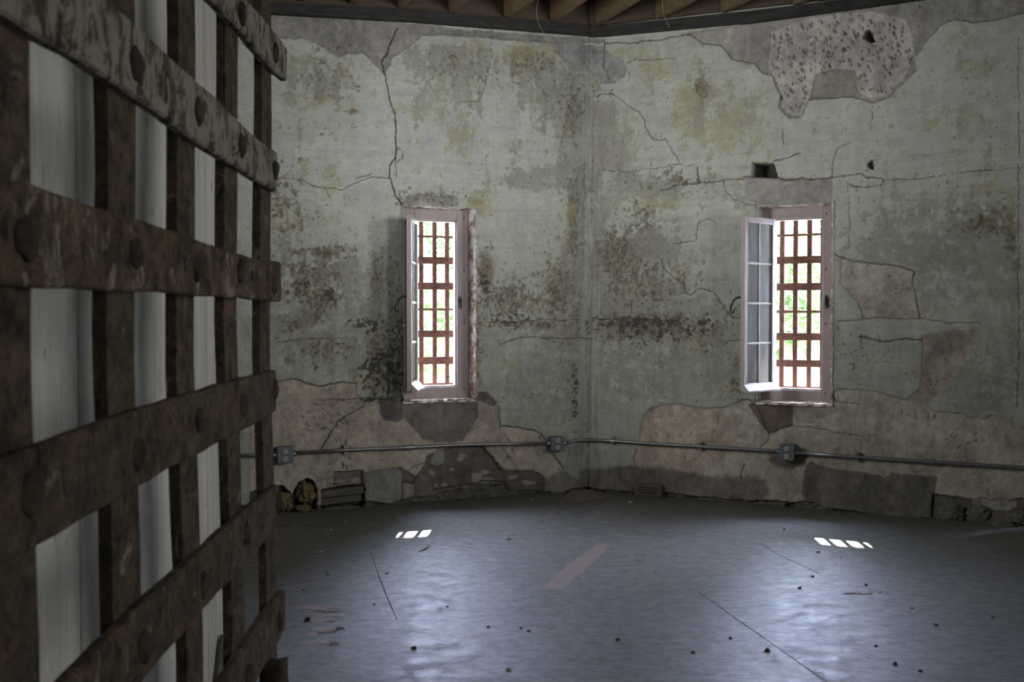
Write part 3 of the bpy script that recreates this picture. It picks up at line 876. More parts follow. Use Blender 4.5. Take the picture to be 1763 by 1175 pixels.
wall_l = make_wall('wall_back_left', TL, NL, -SIDE, 0.0, 'L', OPEN['L'], 0)
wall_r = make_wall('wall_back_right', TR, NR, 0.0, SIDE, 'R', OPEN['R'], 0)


# remaining walls of the room: plain plaster, each a slab; the far pair get an outer skin of masonry with the window openings
def slab_wall(name, p, q, mat, th=.18, h=3.83):
    bm = bmesh.new()
    d = (q - p); L = d.length; d.normalize()
    a = math.atan2(d.y, d.x)
    M = Matrix.Translation(p) @ Matrix.Rotation(a, 4, 'Z')
    box(bm, (0, 0, 0), (L, th, h), M)
    o = obj(name, bm, mat)
    tag(o, kind='structure')
    return o


plain = noisy('plain_old_plaster', (.42, .435, .395), (.27, .265, .24), 3.5, .9, bump=.4, bdist=.004)
slab_wall('wall_right_front', Rc[1], Rc[2], plain)
slab_wall('wall_right', Rc[2], Rc[3], plain)
slab_wall('wall_rear_right', Rc[3], Vector((1.55, .33, 0)), plain)
slab_wall('wall_left_front', Lc[2], Lc[1], plain)
slab_wall('wall_left_side', Lc[3], Lc[2], plain)
slab_wall('wall_rear_left', Vector((-.70, .30, 0)), Lc[3], plain)
slab_wall('wall_passage_right', Vector((1.55, .33, 0)), Vector((1.55, -2.0, 0)), plain)
slab_wall('wall_passage_left', Vector((-.70, -2.0, 0)), Vector((-.70, .30, 0)), plain)
slab_wall('wall_passage_end', Vector((1.55, -2.0, 0)), Vector((-.70, -2.0, 0)), plain)

WALLTH = .42
for nm, t, n, side, s0, s1 in (('trim_1', TL, NL, 'L', -SIDE - .1, .12), ('trim_2', TR, NR, 'R', -.12, SIDE + .1)):
    o_ = OPEN[side]
    a = math.atan2(t.y, t.x)
    M = Matrix.Translation(C) @ Matrix.Rotation(a, 4, 'Z')
    bm = bmesh.new()
    y0, y1 = .14, WALLTH
    x0, x1, h0, h1 = o_[0] - .01, o_[1] - .0, o_[2] + .0, o_[3] + .0
    box(bm, (s0, y0, -.3), (x0, y1, 3.9), M)
    box(bm, (x1, y0, -.3), (s1, y1, 3.9), M)
    box(bm, (x0, y0, -.3), (x1, y1, h0), M)
    box(bm, (x0, y0, h1), (x1, y1, 3.9), M)
    o = obj('wall_outer_left' if side == 'L' else 'wall_outer_right', bm, MAT['outside'])
    tag(o, kind='structure')

# ---------------------------------------------------------------- floor
bm = bmesh.new()
box(bm, (-4.4, -2.2, -.12), (5.2, 8.2, 0))
floor = obj('floor', bm, MAT['floor'])
tag(floor, kind='structure')


def floor_strip(name, pts, w, m, z=.0006):
    bm = bmesh.new()
    rnd = random.Random(len(pts) * 31 + int(pts[0][0]))
    P = [on_floor(*p) for p in pts]
    fine_ = []
    for i in range(len(P) - 1):
        for k in range(14): fine_.append(P[i].lerp(P[i + 1], k / 14))
    fine_.append(P[-1])
    prev = None
    for i, p in enumerate(fine_):
        d = (fine_[min(i + 1, len(fine_) - 1)] - fine_[max(i - 1, 0)]).normalized()
        s = Vector((-d.y, d.x, 0))
        tp = math.sin(math.pi * min(1, max(.08, (i + .5) / len(fine_)))) ** .3
        ww = w * rnd.uniform(.55, 1.2) * tp
        j = rnd.uniform(-.0012, .0012)
        cur = []
        for q, zz in ((-ww, 0.), (ww, 0.), (ww * .8, z), (-ww * .8, z)):
            v = p + s * (q + j); v.z = zz
            cur.append(bm.verts.new(v))
        if prev:
            for k in range(4): bm.faces.new((prev[k], prev[(k + 1) % 4], cur[(k + 1) % 4], cur[k]))
        else: bm.faces.new(cur)
        prev = cur
    bm.faces.new(prev[::-1])
    return obj(name, bm, m, floor)


floor_strip('seam', [(638, 951), (655, 1000), (671, 1040), (684, 1068)], .0032, MAT['seam'])
floor_strip('seam', [(1202, 1019), (1262, 1062), (1345, 1120), (1440, 1187)], .0035, MAT['seam'])
floor_strip('seam', [(1308, 936), (1340, 955), (1412, 989)], .0030, MAT['seam'])
for q in ([(1228, 1035), (1243, 1040)], [(1276, 1073), (1287, 1072)], [(1370, 1135), (1380, 1133)], [(1404, 1160), (1414, 1158)]):
    floor_strip('scratch', q, .0025, MAT['seam'])
bm = bmesh.new()
rnd = random.Random(5)
ring = [(933, 1013), (948, 1000), (965, 985), (985, 968), (1005, 954), (1020, 943), (1030, 938), (1049, 937), (1047, 943), (1040, 952), (1022, 968), (1000, 988), (980, 1006), (966, 1016), (950, 1015)]
up_, lo_ = [], []
for i, (x, y) in enumerate(ring):
    x2, y2 = ring[(i + 1) % len(ring)]
    for k in range(4):
        p = on_floor(x + (x2 - x) * k / 4 + rnd.uniform(-1.2, 1.2), y + (y2 - y) * k / 4 + rnd.uniform(-.8, .8))
        up_.append(bm.verts.new((p.x, p.y, .0008))); lo_.append(bm.verts.new((p.x, p.y, 0)))
bm.faces.new(up_); bm.faces.new(lo_[::-1])
for i in range(len(up_)):
    j = (i + 1) % len(up_)
    bm.faces.new((lo_[i], lo_[j], up_[j], up_[i]))
bmesh.ops.triangulate(bm, faces=[f for f in bm.faces if len(f.verts) > 4])
o = obj('bare_patch', bm, MAT['patch'], floor)
o['label'] = 'bare pinkish strip where the grey floor paint is missing'

for i, (x, y, rx, ry) in enumerate(((548, 1046, .10, .020), (566, 1058, .085, .016), (552, 1068, .07, .022), (563, 1085, .06, .018), (540, 1092, .05, .014), (548, 1108, .07, .020), (1490, 1023, .09, .008))):
    rnd = random.Random(i + 300)
    p = on_floor(x, y)
    bm = bmesh.new()
    up_, lo_ = [], []
    for k in range(26):
        a = 2 * math.pi * k / 26
        q = 1 + rnd.uniform(-.45, .35)
        vx, vy = p.x + math.cos(a) * rx * q, p.y + math.sin(a) * ry * 2.2 * q
        up_.append(bm.verts.new((vx, vy, .0007))); lo_.append(bm.verts.new((vx, vy, 0)))
    bm.faces.new(up_); bm.faces.new(lo_[::-1])
    for k in range(26): bm.faces.new((lo_[k], lo_[(k + 1) % 26], up_[(k + 1) % 26], up_[k]))
    bmesh.ops.triangulate(bm, faces=[f for f in bm.faces if len(f.verts) > 4])
    obj('worn_spot', bm, MAT['patch'] if i < 6 else MAT['debris'], floor)

# ---------------------------------------------------------------- ceiling: wall plates, rim boards, joists, deck
for nm, side, t, n, pts in (('trim_1', 'L', TL, NL, [(330, 13, -4), (470, 22, 4), (700, 35, 15), (1013, 60, 43)]),
                            ('trim_2', 'R', TR, NR, [(1013, 62, 45), (1040, 61, 44), (1290, 38, 19), (1480, 12, -4), (1763, -28, -46)])):
    bm = bmesh.new()
    prev = None
    for x, yb, yt in pts:
        b = on_wall(x, yb, .05, side); u = on_wall(x, yt, .05, side)
        ring_ = [b, u, u + n * .25, b + n * .25]
        cur = [bm.verts.new(v) for v in ring_]
        if prev:
            for k in range(4): bm.faces.new((prev[k], prev[(k + 1) % 4], cur[(k + 1) % 4], cur[k]))
        else: bm.faces.new(cur)
        prev = cur
    bm.faces.new(prev[::-1])
    o = obj(nm, bm, MAT['plate'])
    tag(o, kind='structure')

ceiling = empty('ceiling', (0, 0, 3.5))
tag(ceiling, kind='structure')
ORG = (0, 0, 3.5)
bm = bmesh.new()
box(bm, (-4.6, -2.3, 3.82), (5.4, 8.4, 3.9))
obj('roof_deck', bm, MAT['deck'], ceiling, ORG)
for side, t, n, x0, y0, x1, y1 in (('L', TL, NL, 320, 0, 1013, 44), ('R', TR, NR, 1013, 45, 1763, -40)):
    p = on_wall(x0, y0, .03, side); q = on_wall(x1, y1, .03, side)
    bm = bmesh.new()
    vv = []
    for a in (p, q):
        for dn in (0, .05):
            for z in (a.z, 3.82):
                v = a + n * dn; v.z = z
                vv.append(bm.verts.new(v))
    for f in ((0, 1, 3, 2), (4, 6, 7, 5), (0, 4, 5, 1), (2, 3, 7, 6), (0, 2, 6, 4), (1, 5, 7, 3)): bm.faces.new([vv[i] for i in f])
    obj('rim_board', bm, MAT['rim'], ceiling, ORG)
for x, y in ((345, -9), (1490, -5), (1630, -22), (432, -2), (518, 4), (607, 9), (690, 15), (778, 22), (872, 31), (952, 38), (1030, 43), (1133, 34), (1245, 23), (1370, 10)):
    side = 'L' if x < 1013 else 'R'
    f = on_wall(x, y, .03, side)
    M = Matrix.Translation(f) @ Matrix.Rotation(AL, 4, 'Z')
    bm = bmesh.new()
    ln = 4.2 if x < 1100 else 3.5
    box(bm, (-.022, -ln, .004), (.022, .0, 3.82 - f.z), M)
    obj('joist', bm, MAT['joist'], ceiling, ORG)
    if x in (690, 872, 1133):                     # sistered second joist
        bm = bmesh.new()
        box(bm, (.024, -ln, .02), (.064, -.06, 3.82 - f.z), M)
        obj('joist', bm, MAT['joist'], ceiling, ORG)
# loose wires hanging from the joists
for pts, lb in (([(932, -20), (925, 8), (924, 28), (930, 46), (938, 58)], 'thin pale wire hanging from the joists left of the wall corner'),
                ([(1142, -12), (1141, 14), (1146, 34), (1153, 48)], 'thin pale wire hanging from the joists right of the wall corner')):
    bm = bmesh.new()
    side = 'L' if pts[0][0] < 1013 else 'R'
    P = [on_wall(x, y, .32 - .062 * i, side) for i, (x, y) in enumerate(pts)]
    Q = []
    for i in range(len(P) - 1):
        for k in range(4):
            a = P[max(i - 1, 0)]; b = P[i]; c = P[i + 1]; d = P[min(i + 2, len(P) - 1)]
            u = k / 4
            Q.append(.5 * ((2 * b) + (c - a) * u + (2 * a - 5 * b + 4 * c - d) * u * u + (3 * b - a - 3 * c + d) * u ** 3))
    Q.append(P[-1])
    tube(bm, Q, .0022, 6)
    o = obj('hanging_wire', bm, MAT['wire'], smooth=True)
    tag(o, lb, 'wire')


# ---------------------------------------------------------------- windows
def window(name, side, spec):
    t, n = (TL, NL) if side == 'L' else (TR, NR)
    rz = AL if side == 'L' else AR
    o_ = OPEN[side]
    org = C + t * ((o_[0] + o_[1]) / 2)
    org.z = o_[2]
    root = empty(name, org, rz)
    tag(root, kind='structure')
    s_mid = (o_[0] + o_[1]) / 2

    def loc(px, py, off):            # off: metres behind the wall face
        p = on_wall(px, py, -off, side)
        return (p - C).dot(t) - s_mid, p.z - o_[2]
    W0, W1, HT = o_[0] - s_mid, o_[1] - s_mid, o_[3] - o_[2]
    F = .10
    fx0, _ = loc(spec['fx0'], 520, F); fx1, _ = loc(spec['fx1'], 520, F)
    mx = (spec['fx0'] + spec['fx1']) / 2
    _, fz0 = loc(mx, spec['fy1'], F); _, fz1 = loc(mx, spec['fy0'], F)
    gx0, _ = loc(spec['gx0'], 520, F); gx1, _ = loc(spec['gx1'], 520, F)
    _, gz0 = loc(mx, spec['gy1'], F); _, gz1 = loc(mx, spec['gy0'], F)
    fd = .055                         # frame depth
    rnd = random.Random(3 if side == 'L' else 4)

    # plaster returns of the opening: right, left, head and sill as rough strips
    def rough_strip(nm, p0, p1, q0, q1, m, amp, label=None):
        """grid between edge p0-p1 (at the wall face) and q0-q1 (at the frame)"""
        bm = bmesh.new()
        nu, nv = 90, 9
        g = []
        p0, p1, q0, q1 = map(Vector, (p0, p1, q0, q1))
        nrm = (p1 - p0).cross(q0 - p0).normalized()
        for i in range(nu + 1):
            row = []
            for j in range(nv + 1):
                a = p0.lerp(p1, i / nu).lerp(q0.lerp(q1, i / nu), j / nv)
                e = mnoise.fractal(a * 22 + Vector((rnd.random() * 0, 3.1, 0)), 1, 2, 4) * amp
                row.append(bm.verts.new(a + nrm * e))
            g.append(row)
        for i in range(nu):
            for j in range(nv):
                bm.faces.new((g[i][j], g[i + 1][j], g[i + 1][j + 1], g[i][j + 1]))
        o = obj(nm, bm, m, root, smooth=True)
        if label: o['label'] = label
        return o
    e = .004
    lipy = -.004
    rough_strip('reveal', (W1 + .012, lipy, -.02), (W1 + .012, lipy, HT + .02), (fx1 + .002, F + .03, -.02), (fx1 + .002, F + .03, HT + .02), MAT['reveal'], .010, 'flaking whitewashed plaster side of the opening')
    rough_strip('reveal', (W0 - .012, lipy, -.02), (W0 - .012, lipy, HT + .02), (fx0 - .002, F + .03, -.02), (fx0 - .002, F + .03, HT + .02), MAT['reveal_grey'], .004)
    rough_strip('lintel_soffit', (W0 - .02, lipy, HT + .010), (W1 + .02, lipy, HT + .010), (W0 - .02, F + .03, fz1 + .002), (W1 + .02, F + .03, fz1 + .002), MAT['reveal'], .004)
    rough_strip('sill', (W0 - .01, -.010, -.006), (W1 + .01, -.010, -.006), (W0 - .03, F + .03, fz0 + .001), (W1 + .03, F + .03, fz0 + .001), MAT['reveal'], .004, 'pale plaster sill')
    bm = bmesh.new()
    box(bm, (W0 - .01, -.006, -.022), (W1 + .01, .10, -.008))
    obj('sill_edge', bevelled(bm, .005), MAT['reveal'], root)
    # frame: two stiles, head, bottom rail
    for nm, lo, hi in (('jamb', (fx0 - .03, F, fz0 - .03), (gx0, F + fd, fz1 + .03)), ('jamb', (gx1, F, fz0 - .03), (fx1 + .03, F + fd, fz1 + .03)), ('head', (gx0, F, gz1), (gx1, F + fd, fz1 + .03)), ('bottom_rail', (gx0, F, fz0 - .03), (gx1, F + fd, gz0))):
        bm = bmesh.new()
        box(bm, lo, hi)
        obj(nm, bevelled(bm, .003), MAT['frame'], root)
    # stop bead inside the frame
    for lo, hi in (((gx1 - .010, F + .018, gz0), (gx1 + .002, F + fd + .01, gz1)), ((gx0 - .002, F + .018, gz0), (gx0 + .008, F + fd + .01, gz1)), ((gx0, F + .018, gz1 - .010), (gx1, F + fd + .01, gz1 + .002)), ((gx0, F + .018, gz0 - .002), (gx1, F + fd + .01, gz0 + .010))):
        bm = bmesh.new()
        box(bm, lo, hi)
        obj('stop_bead', bm, MAT['frame'], root)
    # screws and catch on the right jamb
    for zz in (fz0 + .06, fz0 + (fz1 - fz0) * .40, fz0 + (fz1 - fz0) * .68, fz1 - .05):
        bm = bmesh.new()
        bmesh.ops.create_uvsphere(bm, u_segments=10, v_segments=6, radius=.006, matrix=Matrix.Translation((fx1 - .028, F, zz)) @ Matrix.Diagonal((1, .5, 1, 1)))
        obj('screw', bm, MAT['iron'], root, smooth=True)
    cx, cz = loc(spec['catch'][0], spec['catch'][1], F)
    bm = bmesh.new()
    tube(bm, [(cx - .004, F - .006, cz - .048), (cx + .006, F - .010, cz - .03), (cx - .005, F - .014, cz - .008), (cx + .004, F - .012, cz + .014), (cx - .005, F - .010, cz + .032), (cx, F - .006, cz + .046)], [.006, .009, .010, .009, .008, .005], 8)
    box(bm, (cx - .012, F - .006, cz - .03), (cx + .012, F + .004, cz + .03))
    obj('window_catch', bm, MAT['iron'], root, smooth=False)

    # the casement sash, open into the room
    hx, hy = gx0 - .012, F - .012
    sash = empty('sash', (hx, hy, gz0 + .002), math.radians(spec['swing']), root)
    SW, SH, ST, TH = spec['sw'], gz1 - gz0 - .004, .042, .034
    bl, tl = .055, .045
    # local x runs from the hinge to the free edge; the sash lies in x-z, thickness in y
    parts = [('stile', (0, 0, 0), (ST, TH, SH)), ('stile', (SW - ST, 0, 0), (SW, TH, SH)), ('top_rail', (ST, .001, SH - tl), (SW - ST, TH - .001, SH)), ('bottom_rail', (ST, .001, 0), (SW - ST, TH - .001, bl))]
    for nm, lo, hi in parts:
        bm = bmesh.new()
        box(bm, lo, hi)
        obj(nm, bevelled(bm, .003), MAT['frame'], sash)
    iw, ih = SW - 2 * ST, SH - bl - tl
    for k in range(1, 4):
        bm = bmesh.new()
        z = bl + ih * k / 4
        box(bm, (ST, .008, z - .008), (SW - ST, TH - .006, z + .008))
        obj('glazing_bar', bevelled(bm, .003), MAT['frame'], sash)
    bm = bmesh.new()
    box(bm, (SW / 2 - .008, .009, bl), (SW / 2 + .008, TH - .007, SH - tl))
    obj('glazing_bar', bevelled(bm, .003), MAT['frame'], sash)
    for c in range(2):
        for r in range(4):
            bm = bmesh.new()
            x0 = ST + (iw / 2) * c + .001; z0 = bl + ih / 4 * r + .001
            box(bm, (x0, .016, z0), (x0 + iw / 2 - .002, .019, z0 + ih / 4 - .002))
            obj('pane', bm, MAT['glass'], sash)
    # weather drip along the bottom (outer side) and the black latch handle at mid height
    sg = 1 if spec['drip'] > 0 else -1
    bm = bmesh.new()
    vv = [(-.004, 0, .0), (SW + .004, 0, .0), (SW + .004, 0, .05), (-.004, 0, .05)]
    yb = TH if sg > 0 else 0
    A = [bm.verts.new((x, yb, z)) for x, _, z in vv]
    B = [bm.verts.new((x, yb + sg * .045, z * .25 - .006)) for x, _, z in vv]
    bm.faces.new(A); bm.faces.new(B[::-1])
    for k in range(4): bm.faces.new((A[k], A[(k + 1) % 4], B[(k + 1) % 4], B[k]))
    obj('drip_moulding', bm, MAT['frame'], sash)
    hz_ = SH * spec['hz']
    bm = bmesh.new()
    hyy = 0 if sg > 0 else TH
    ss = -1 if sg > 0 else 1
    pts = []
    base = [(SW - .01, 0.002, .012), (SW - .004, .02, .010), (SW + .004, .036, -.004), (SW + .006, .045, -.024), (SW + .004, .054, -.042), (SW - .001, .054, -.056), (SW - .004, .044, -.062), (SW - .003, .038, -.054), (SW, .041, -.046)]
    for i, (x, y, z) in enumerate(base): pts.append((SW + (x - SW) * 1.4, hyy + ss * y * 1.5, hz_ + z * 1.5 + .03))
    tube(bm, pts, [.009, .008, .007, .0065, .006, .0055, .005, .005, .004], 8)
    obj('latch_handle', bm, MAT['iron'], sash, smooth=True)

    # iron bars outside
    G = F + .20
    gr = empty('window_grille', org + n * 0, rz)
    tag(gr, spec['glabel'], 'window bars', 'rusty bar grilles behind the windows')
    zb, zt = loc(mx, spec['gy1'] + 22, G)[1], loc(mx, spec['gy0'] - 22, G)[1]
    for px in spec['vbars']:
        x, _ = loc(px, 520, G)
        bm = bmesh.new()
        box(bm, (x - .0175, G, zb), (x + .0175, G + .014, zt))
        obj('upright', bevelled(bm, .003), MAT['grille'], gr)
    xa, _ = loc(spec['gx0'] - 30, 520, G); xb, _ = loc(spec['gx1'] + 20, 520, G)
    for py, hpx in spec['hbars']:
        _, z = loc(mx, py, G)
        hh = hpx / 225 / 2
        bm = bmesh.new()
        if hpx > 8: box(bm, (xa, G - .014, z - hh), (xb, G + .001, z + hh))
        else: box(bm, (xa, G - .006, z - hh), (xb, G + .012, z + hh))
        br = obj('crossbar', bevelled(bm, .003), MAT['grille'], gr)
        if hpx > 8:
            for px in spec['vbars']:
                x, _ = loc(px, 520, G)
                b2 = bmesh.new()
                bmesh.ops.create_uvsphere(b2, u_segments=10, v_segments=6, radius=.011, matrix=Matrix.Translation((x, G - .014, z)) @ Matrix.Diagonal((1, .6, 1, 1)))
                obj('rivet', b2, MAT['grille'], br, smooth=True)
    return root


window('window_1', 'L', dict(fx0=700, fx1=805, fy0=362, fy1=685, gx0=714, gx1=787, gy0=379, gy1=667, catch=(792, 521), swing=180 + 66.5, sw=.345, drip=1, hz=.50,
                             vbars=(700, 725.5, 748.5, 770, 793), hbars=((408, 4), (449, 12), (493, 12), (533, 4), (575, 12), (621, 13), (662, 5)),
                             glabel='rusty iron bar grille behind the left window, whose sash is seen edge on'))
window('window_2', 'R', dict(fx0=1313, fx1=1429, fy0=358, fy1=690, gx0=1332, gx1=1416, gy0=376, gy1=672, catch=(1423, 520), swing=180 + 69 - 2, sw=.375, drip=1, hz=.50,
                             vbars=(1322, 1346, 1369, 1393, 1416), hbars=((405, 4), (448, 12), (494, 12), (537, 4), (580, 12), (626, 12), (668, 5)),
                             glabel='rusty iron bar grille behind the right window, whose open sash shows its dusty panes'))


# ---------------------------------------------------------------- conduit and outlet boxes
def outlet(px, py, side, label, kn, tilt):
    t, n = (TL, NL) if side == 'L' else (TR, NR)
    rz = AL if side == 'L' else AR
    p = on_wall(px, py, .0, side)
    root = empty('outlet_box', p, rz)
    root.rotation_euler = (0, math.radians(tilt), rz)
    tag(root, label, 'outlet box', 'grey outlet boxes on the wall')
    bm = bmesh.new()
    box(bm, (-.052, -.058, -.055), (.052, .02, .055))
    obj('box_body', bevelled(bm, .005, 2), MAT['boxsteel'], root)
    bm = bmesh.new()
    box(bm, (-.054, -.064, -.057), (.054, -.0575, .057))
    cp = obj('cover_plate', bevelled(bm, .003), MAT['boxsteel'], root)
    for z in (.026, -.026):
        bm = bmesh.new()
        bmesh.ops.create_cone(bm, cap_ends=True, segments=24, radius1=.0185, radius2=.0175, depth=.006, matrix=Matrix.Translation((0, -.066, z)) @ Matrix.Rotation(math.pi / 2, 4, 'X'))
        rc = obj('receptacle', bm, MAT['recept'], root)
        for x, lo, hi in ((-.007, -.004, .008), (.007, -.004, .008)):
            b2 = bmesh.new()
            box(b2, (x - .0022, -.0705, z + lo), (x + .0022, -.0685, z + hi))
            obj('slot', b2, MAT['dark'], rc)
        b2 = bmesh.new()
        bmesh.ops.create_cone(b2, cap_ends=True, segments=12, radius1=.0036, radius2=.0036, depth=.002, matrix=Matrix.Translation((0, -.0695, z - .010)) @ Matrix.Rotation(math.pi / 2, 4, 'X'))
        obj('ground_hole', b2, MAT['dark'], rc)
    for x, z in ((-.042, .045), (.042, .045), (-.042, -.045), (.042, -.045)):
        bm = bmesh.new()
        bmesh.ops.create_uvsphere(bm, u_segments=8, v_segments=6, radius=.005, matrix=Matrix.Translation((x, -.064, z)))
        obj('cover_screw', bm, MAT['conduit'], root, smooth=True)
    for sx in (-1, 1):
        bm = bmesh.new()
        tube(bm, [(sx * .050, -.032, kn), (sx * .076, -.032, kn)], .017, 12)
        obj('connector', bm, MAT['conduit'], root, smooth=False)
    return root


outlet(489, 782, 'L', 'grey outlet box at the left end of the conduit, beside the rusty gate', 0, -1)
outlet(955, 763, 'L', 'grey outlet box close to the corner between the two windows', 0, 1)
outlet(1357, 778, 'R', 'grey outlet box under the right window', 0, 1)


def conduit(name, pts, side, label, couplings=(), straps=()):
    bm = bmesh.new()
    P = [on_wall(x, y, o, side if x < 1013 or side == 'R' else side) for x, y, o in pts]
    tube(bm, P, .0125, 14)
    root = obj(name, bm, MAT['conduit'], smooth=True)
    tag(root, label, 'conduit', 'conduit runs along the wall')
    for f0 in couplings:
        k = int(f0); u = f0 - k
        c = P[k].lerp(P[k + 1], u); d = (P[k + 1] - P[k]).normalized()
        b2 = bmesh.new()
        tube(b2, [c - d * .035, c + d * .035], .0165, 14)
        obj('coupling', b2, MAT['conduit'], root, smooth=False)
    for f0 in straps:
        k = int(f0); u = f0 - k
        c = P[k].lerp(P[k + 1], u); d = (P[k + 1] - P[k]).normalized()
        n = NL if side == 'L' else NR
        b2 = bmesh.new()
        tube(b2, [c - d * .012, c + d * .012], .0155, 12)
        M = Matrix.Translation(c) @ Matrix.Rotation(AL if side == 'L' else AR, 4, 'Z')
        box(b2, (-.012, .008, -.03), (.012, .034, .03), M)
        obj('pipe_strap', b2, MAT['conduit'], root)
    return root


conduit('conduit', [(405, 785, .032), (440, 784, .032), (474, 783, .032)], 'L', 'short conduit stub running behind the rusty gate into the leftmost outlet box')
conduit('conduit', [(506, 780, .032), (600, 775, .032), (700, 771, .032), (800, 766, .032), (870, 765, .032), (938, 764, .032)], 'L', 'grey conduit below the left window, between two outlet boxes', (2.05,), (0.95,))
bm_pts_l = [on_wall(975, 763, .032, 'L'), on_wall(982, 762, .030, 'L'), on_wall(991, 759, .026, 'L'), on_wall(1003, 758, .026, 'L')]
bm_pts_r = [on_wall(x, y, .026, 'R') for x, y in ((1022, 758), (1060, 760), (1150, 766), (1250, 772), (1320, 776), (1338, 777))]
bm = bmesh.new()
tube(bm, bm_pts_l + bm_pts_r, .0125, 14)
root = obj('conduit', bm, MAT['conduit'], smooth=True)
tag(root, 'grey conduit bending round the wall corner between two outlet boxes', 'conduit', 'conduit runs along the wall')
for x, y in ((1055, 760), (1205, 769)):
    c = on_wall(x, y, .026, 'R')
    b2 = bmesh.new()
    M = Matrix.Translation(c) @ Matrix.Rotation(AR, 4, 'Z')
    tube(b2, [c - TR * .012, c + TR * .012], .0155, 12)
    box(b2, (-.012, .006, -.03), (.012, .030, .03), M)
    obj('pipe_strap', b2, MAT['conduit'], root)
conduit('conduit', [(1376, 780, .032), (1440, 785, .032), (1560, 793, .032), (1660, 799, .032), (1763, 806, .032), (1790, 808, .032)], 'R', 'grey conduit running from the box under the right window to the right edge', (2.4,), (1.3,))

# ---------------------------------------------------------------- foot of the walls: brick vent, foam, planks, stones, crumbs
p = on_wall(1118, 846, 0, 'R')
vent = empty('vent_brick', Vector((p.x, p.y, 0)), AR)
tag(vent, 'perforated reddish brick at the foot of the wall near the corner', 'brick')
bm = bmesh.new()
box(bm, (-.105, -.035, 0.0), (.105, .06, .095))
obj('brick_body', bevelled(bm, .005), MAT['brick'], vent)
for r in range(3):
    for k in range(8):
        if r == 0 and k in (0, 7): continue
        bm = bmesh.new()
        s = .008 if r == 0 else .0055
        bmesh.ops.create_cone(bm, cap_ends=True, segments=10, radius1=s, radius2=s, depth=.006, matrix=Matrix.Translation((-.07 + k * .02, -.035, .028 + r * .020)) @ Matrix.Rotation(math.pi / 2, 4, 'X'))
        obj('hole', bm, MAT['dark'], vent)


def wall_lump(name, px, py, off, side, rad, seed, m, label, cat, group=None, rough=.35):
    p = on_wall(px, py, off, side)
    o = obj(name, lump((0, 0, 0), rad, seed, 4, rough, 2.6), MAT[m], smooth=True, loc=p)
    o.rotation_euler = (0, 0, AL if side == 'L' else AR)
    tag(o, label, cat, group)
    return o


wall_lump('foam_lump', 526, 850, -.045, 'L', (.062, .05, .070), 1, 'foam', 'ragged yellow foam stuffed in the arched hole at the foot of the wall', 'foam', 'old foam at the wall foot', .6)
wall_lump('foam_lump', 490, 864, -.01, 'L', (.055, .045, .060), 2, 'foam', 'dull yellow foam bulging from the wall foot beside the gate', 'foam', 'old foam at the wall foot', .6)
wall_lump('foam_lump', 522, 876, .02, 'L', (.05, .03, .022), 3, 'foam', 'low yellow foam scrap below the arched hole', 'foam', 'old foam at the wall foot', .6)
wall_lump('foam_lump', 632, 873, .015, 'L', (.03, .03, .024), 4, 'foam', 'small yellow foam scrap right of the planks in the wall hole', 'foam', 'old foam at the wall foot', .6)
for (x, y, w, hgt, lb) in ((590, 847, .15, .026, 'weathered grey plank in the wall hole, the upper of two'), (585, 861, .15, .022, 'brown plank in the wall hole, the lower of two')):
    p = on_wall(x, y, -.035, 'L')
    bm = bmesh.new()
    box(bm, (-w, -.02, -hgt), (w, .03, hgt), Matrix.Rotation(math.radians(-2.5), 4, 'Y'), .004, random.Random(int(x)))
    o = obj('plank', bevelled(bm, .004), MAT['oldwood'], loc=p)
    o.rotation_euler = (0, 0, AL)
    tag(o, lb, 'plank', 'planks in the wall hole')
wall_lump('stone', 586, 876, -.01, 'L', (.14, .035, .016), 9, 'stone', 'flat grey stone lying under the planks in the wall hole', 'stone', rough=.25)
wall_lump('stone', 1637, 882, -.045, 'R', (.095, .045, .075), 5, 'stone', 'broad grey stone bared in the broken foot of the right wall', 'stone', 'stones at the wall foot', .22)
wall_lump('stone', 1691, 882, -.045, 'R', (.075, .045, .070), 6, 'stone', 'rounded grey stone right of a dark gap in the wall foot', 'stone', 'stones at the wall foot', .22)
wall_lump('stone', 1728, 906, .025, 'R', (.075, .035, .026), 7, 'stone', 'low flat stone on the floor at the foot of the right wall', 'stone', 'stones at the wall foot', .25)
wall_lump('stone', 1760, 890, -.02, 'R', (.06, .05, .05), 8, 'stone', 'dark stone at the far right end of the wall foot', 'stone', 'stones at the wall foot', .25)

# loose hardboard on the floor in the corner
q = [on_floor(968, 860), on_floor(988, 868), on_floor(1049, 860), on_floor(1020, 851), on_floor(985, 852)]
bm = bmesh.new()
zz = (.004, .004, .004, .03, .03)
A = [bm.verts.new((v.x, v.y, z + .006)) for v, z in zip(q, zz)]
B = [bm.verts.new((v.x, v.y, z - .004)) for v, z in zip(q, zz)]
bm.faces.new(A); bm.faces.new(B[::-1])
for k in range(5): bm.faces.new((A[k], A[(k + 1) % 5], B[(k + 1) % 5], B[k]))
o = obj('hardboard_sheet', bm, MAT['panel'])
tag(o, 'thin brown hardboard offcut lying on the floor in the wall corner', 'board')

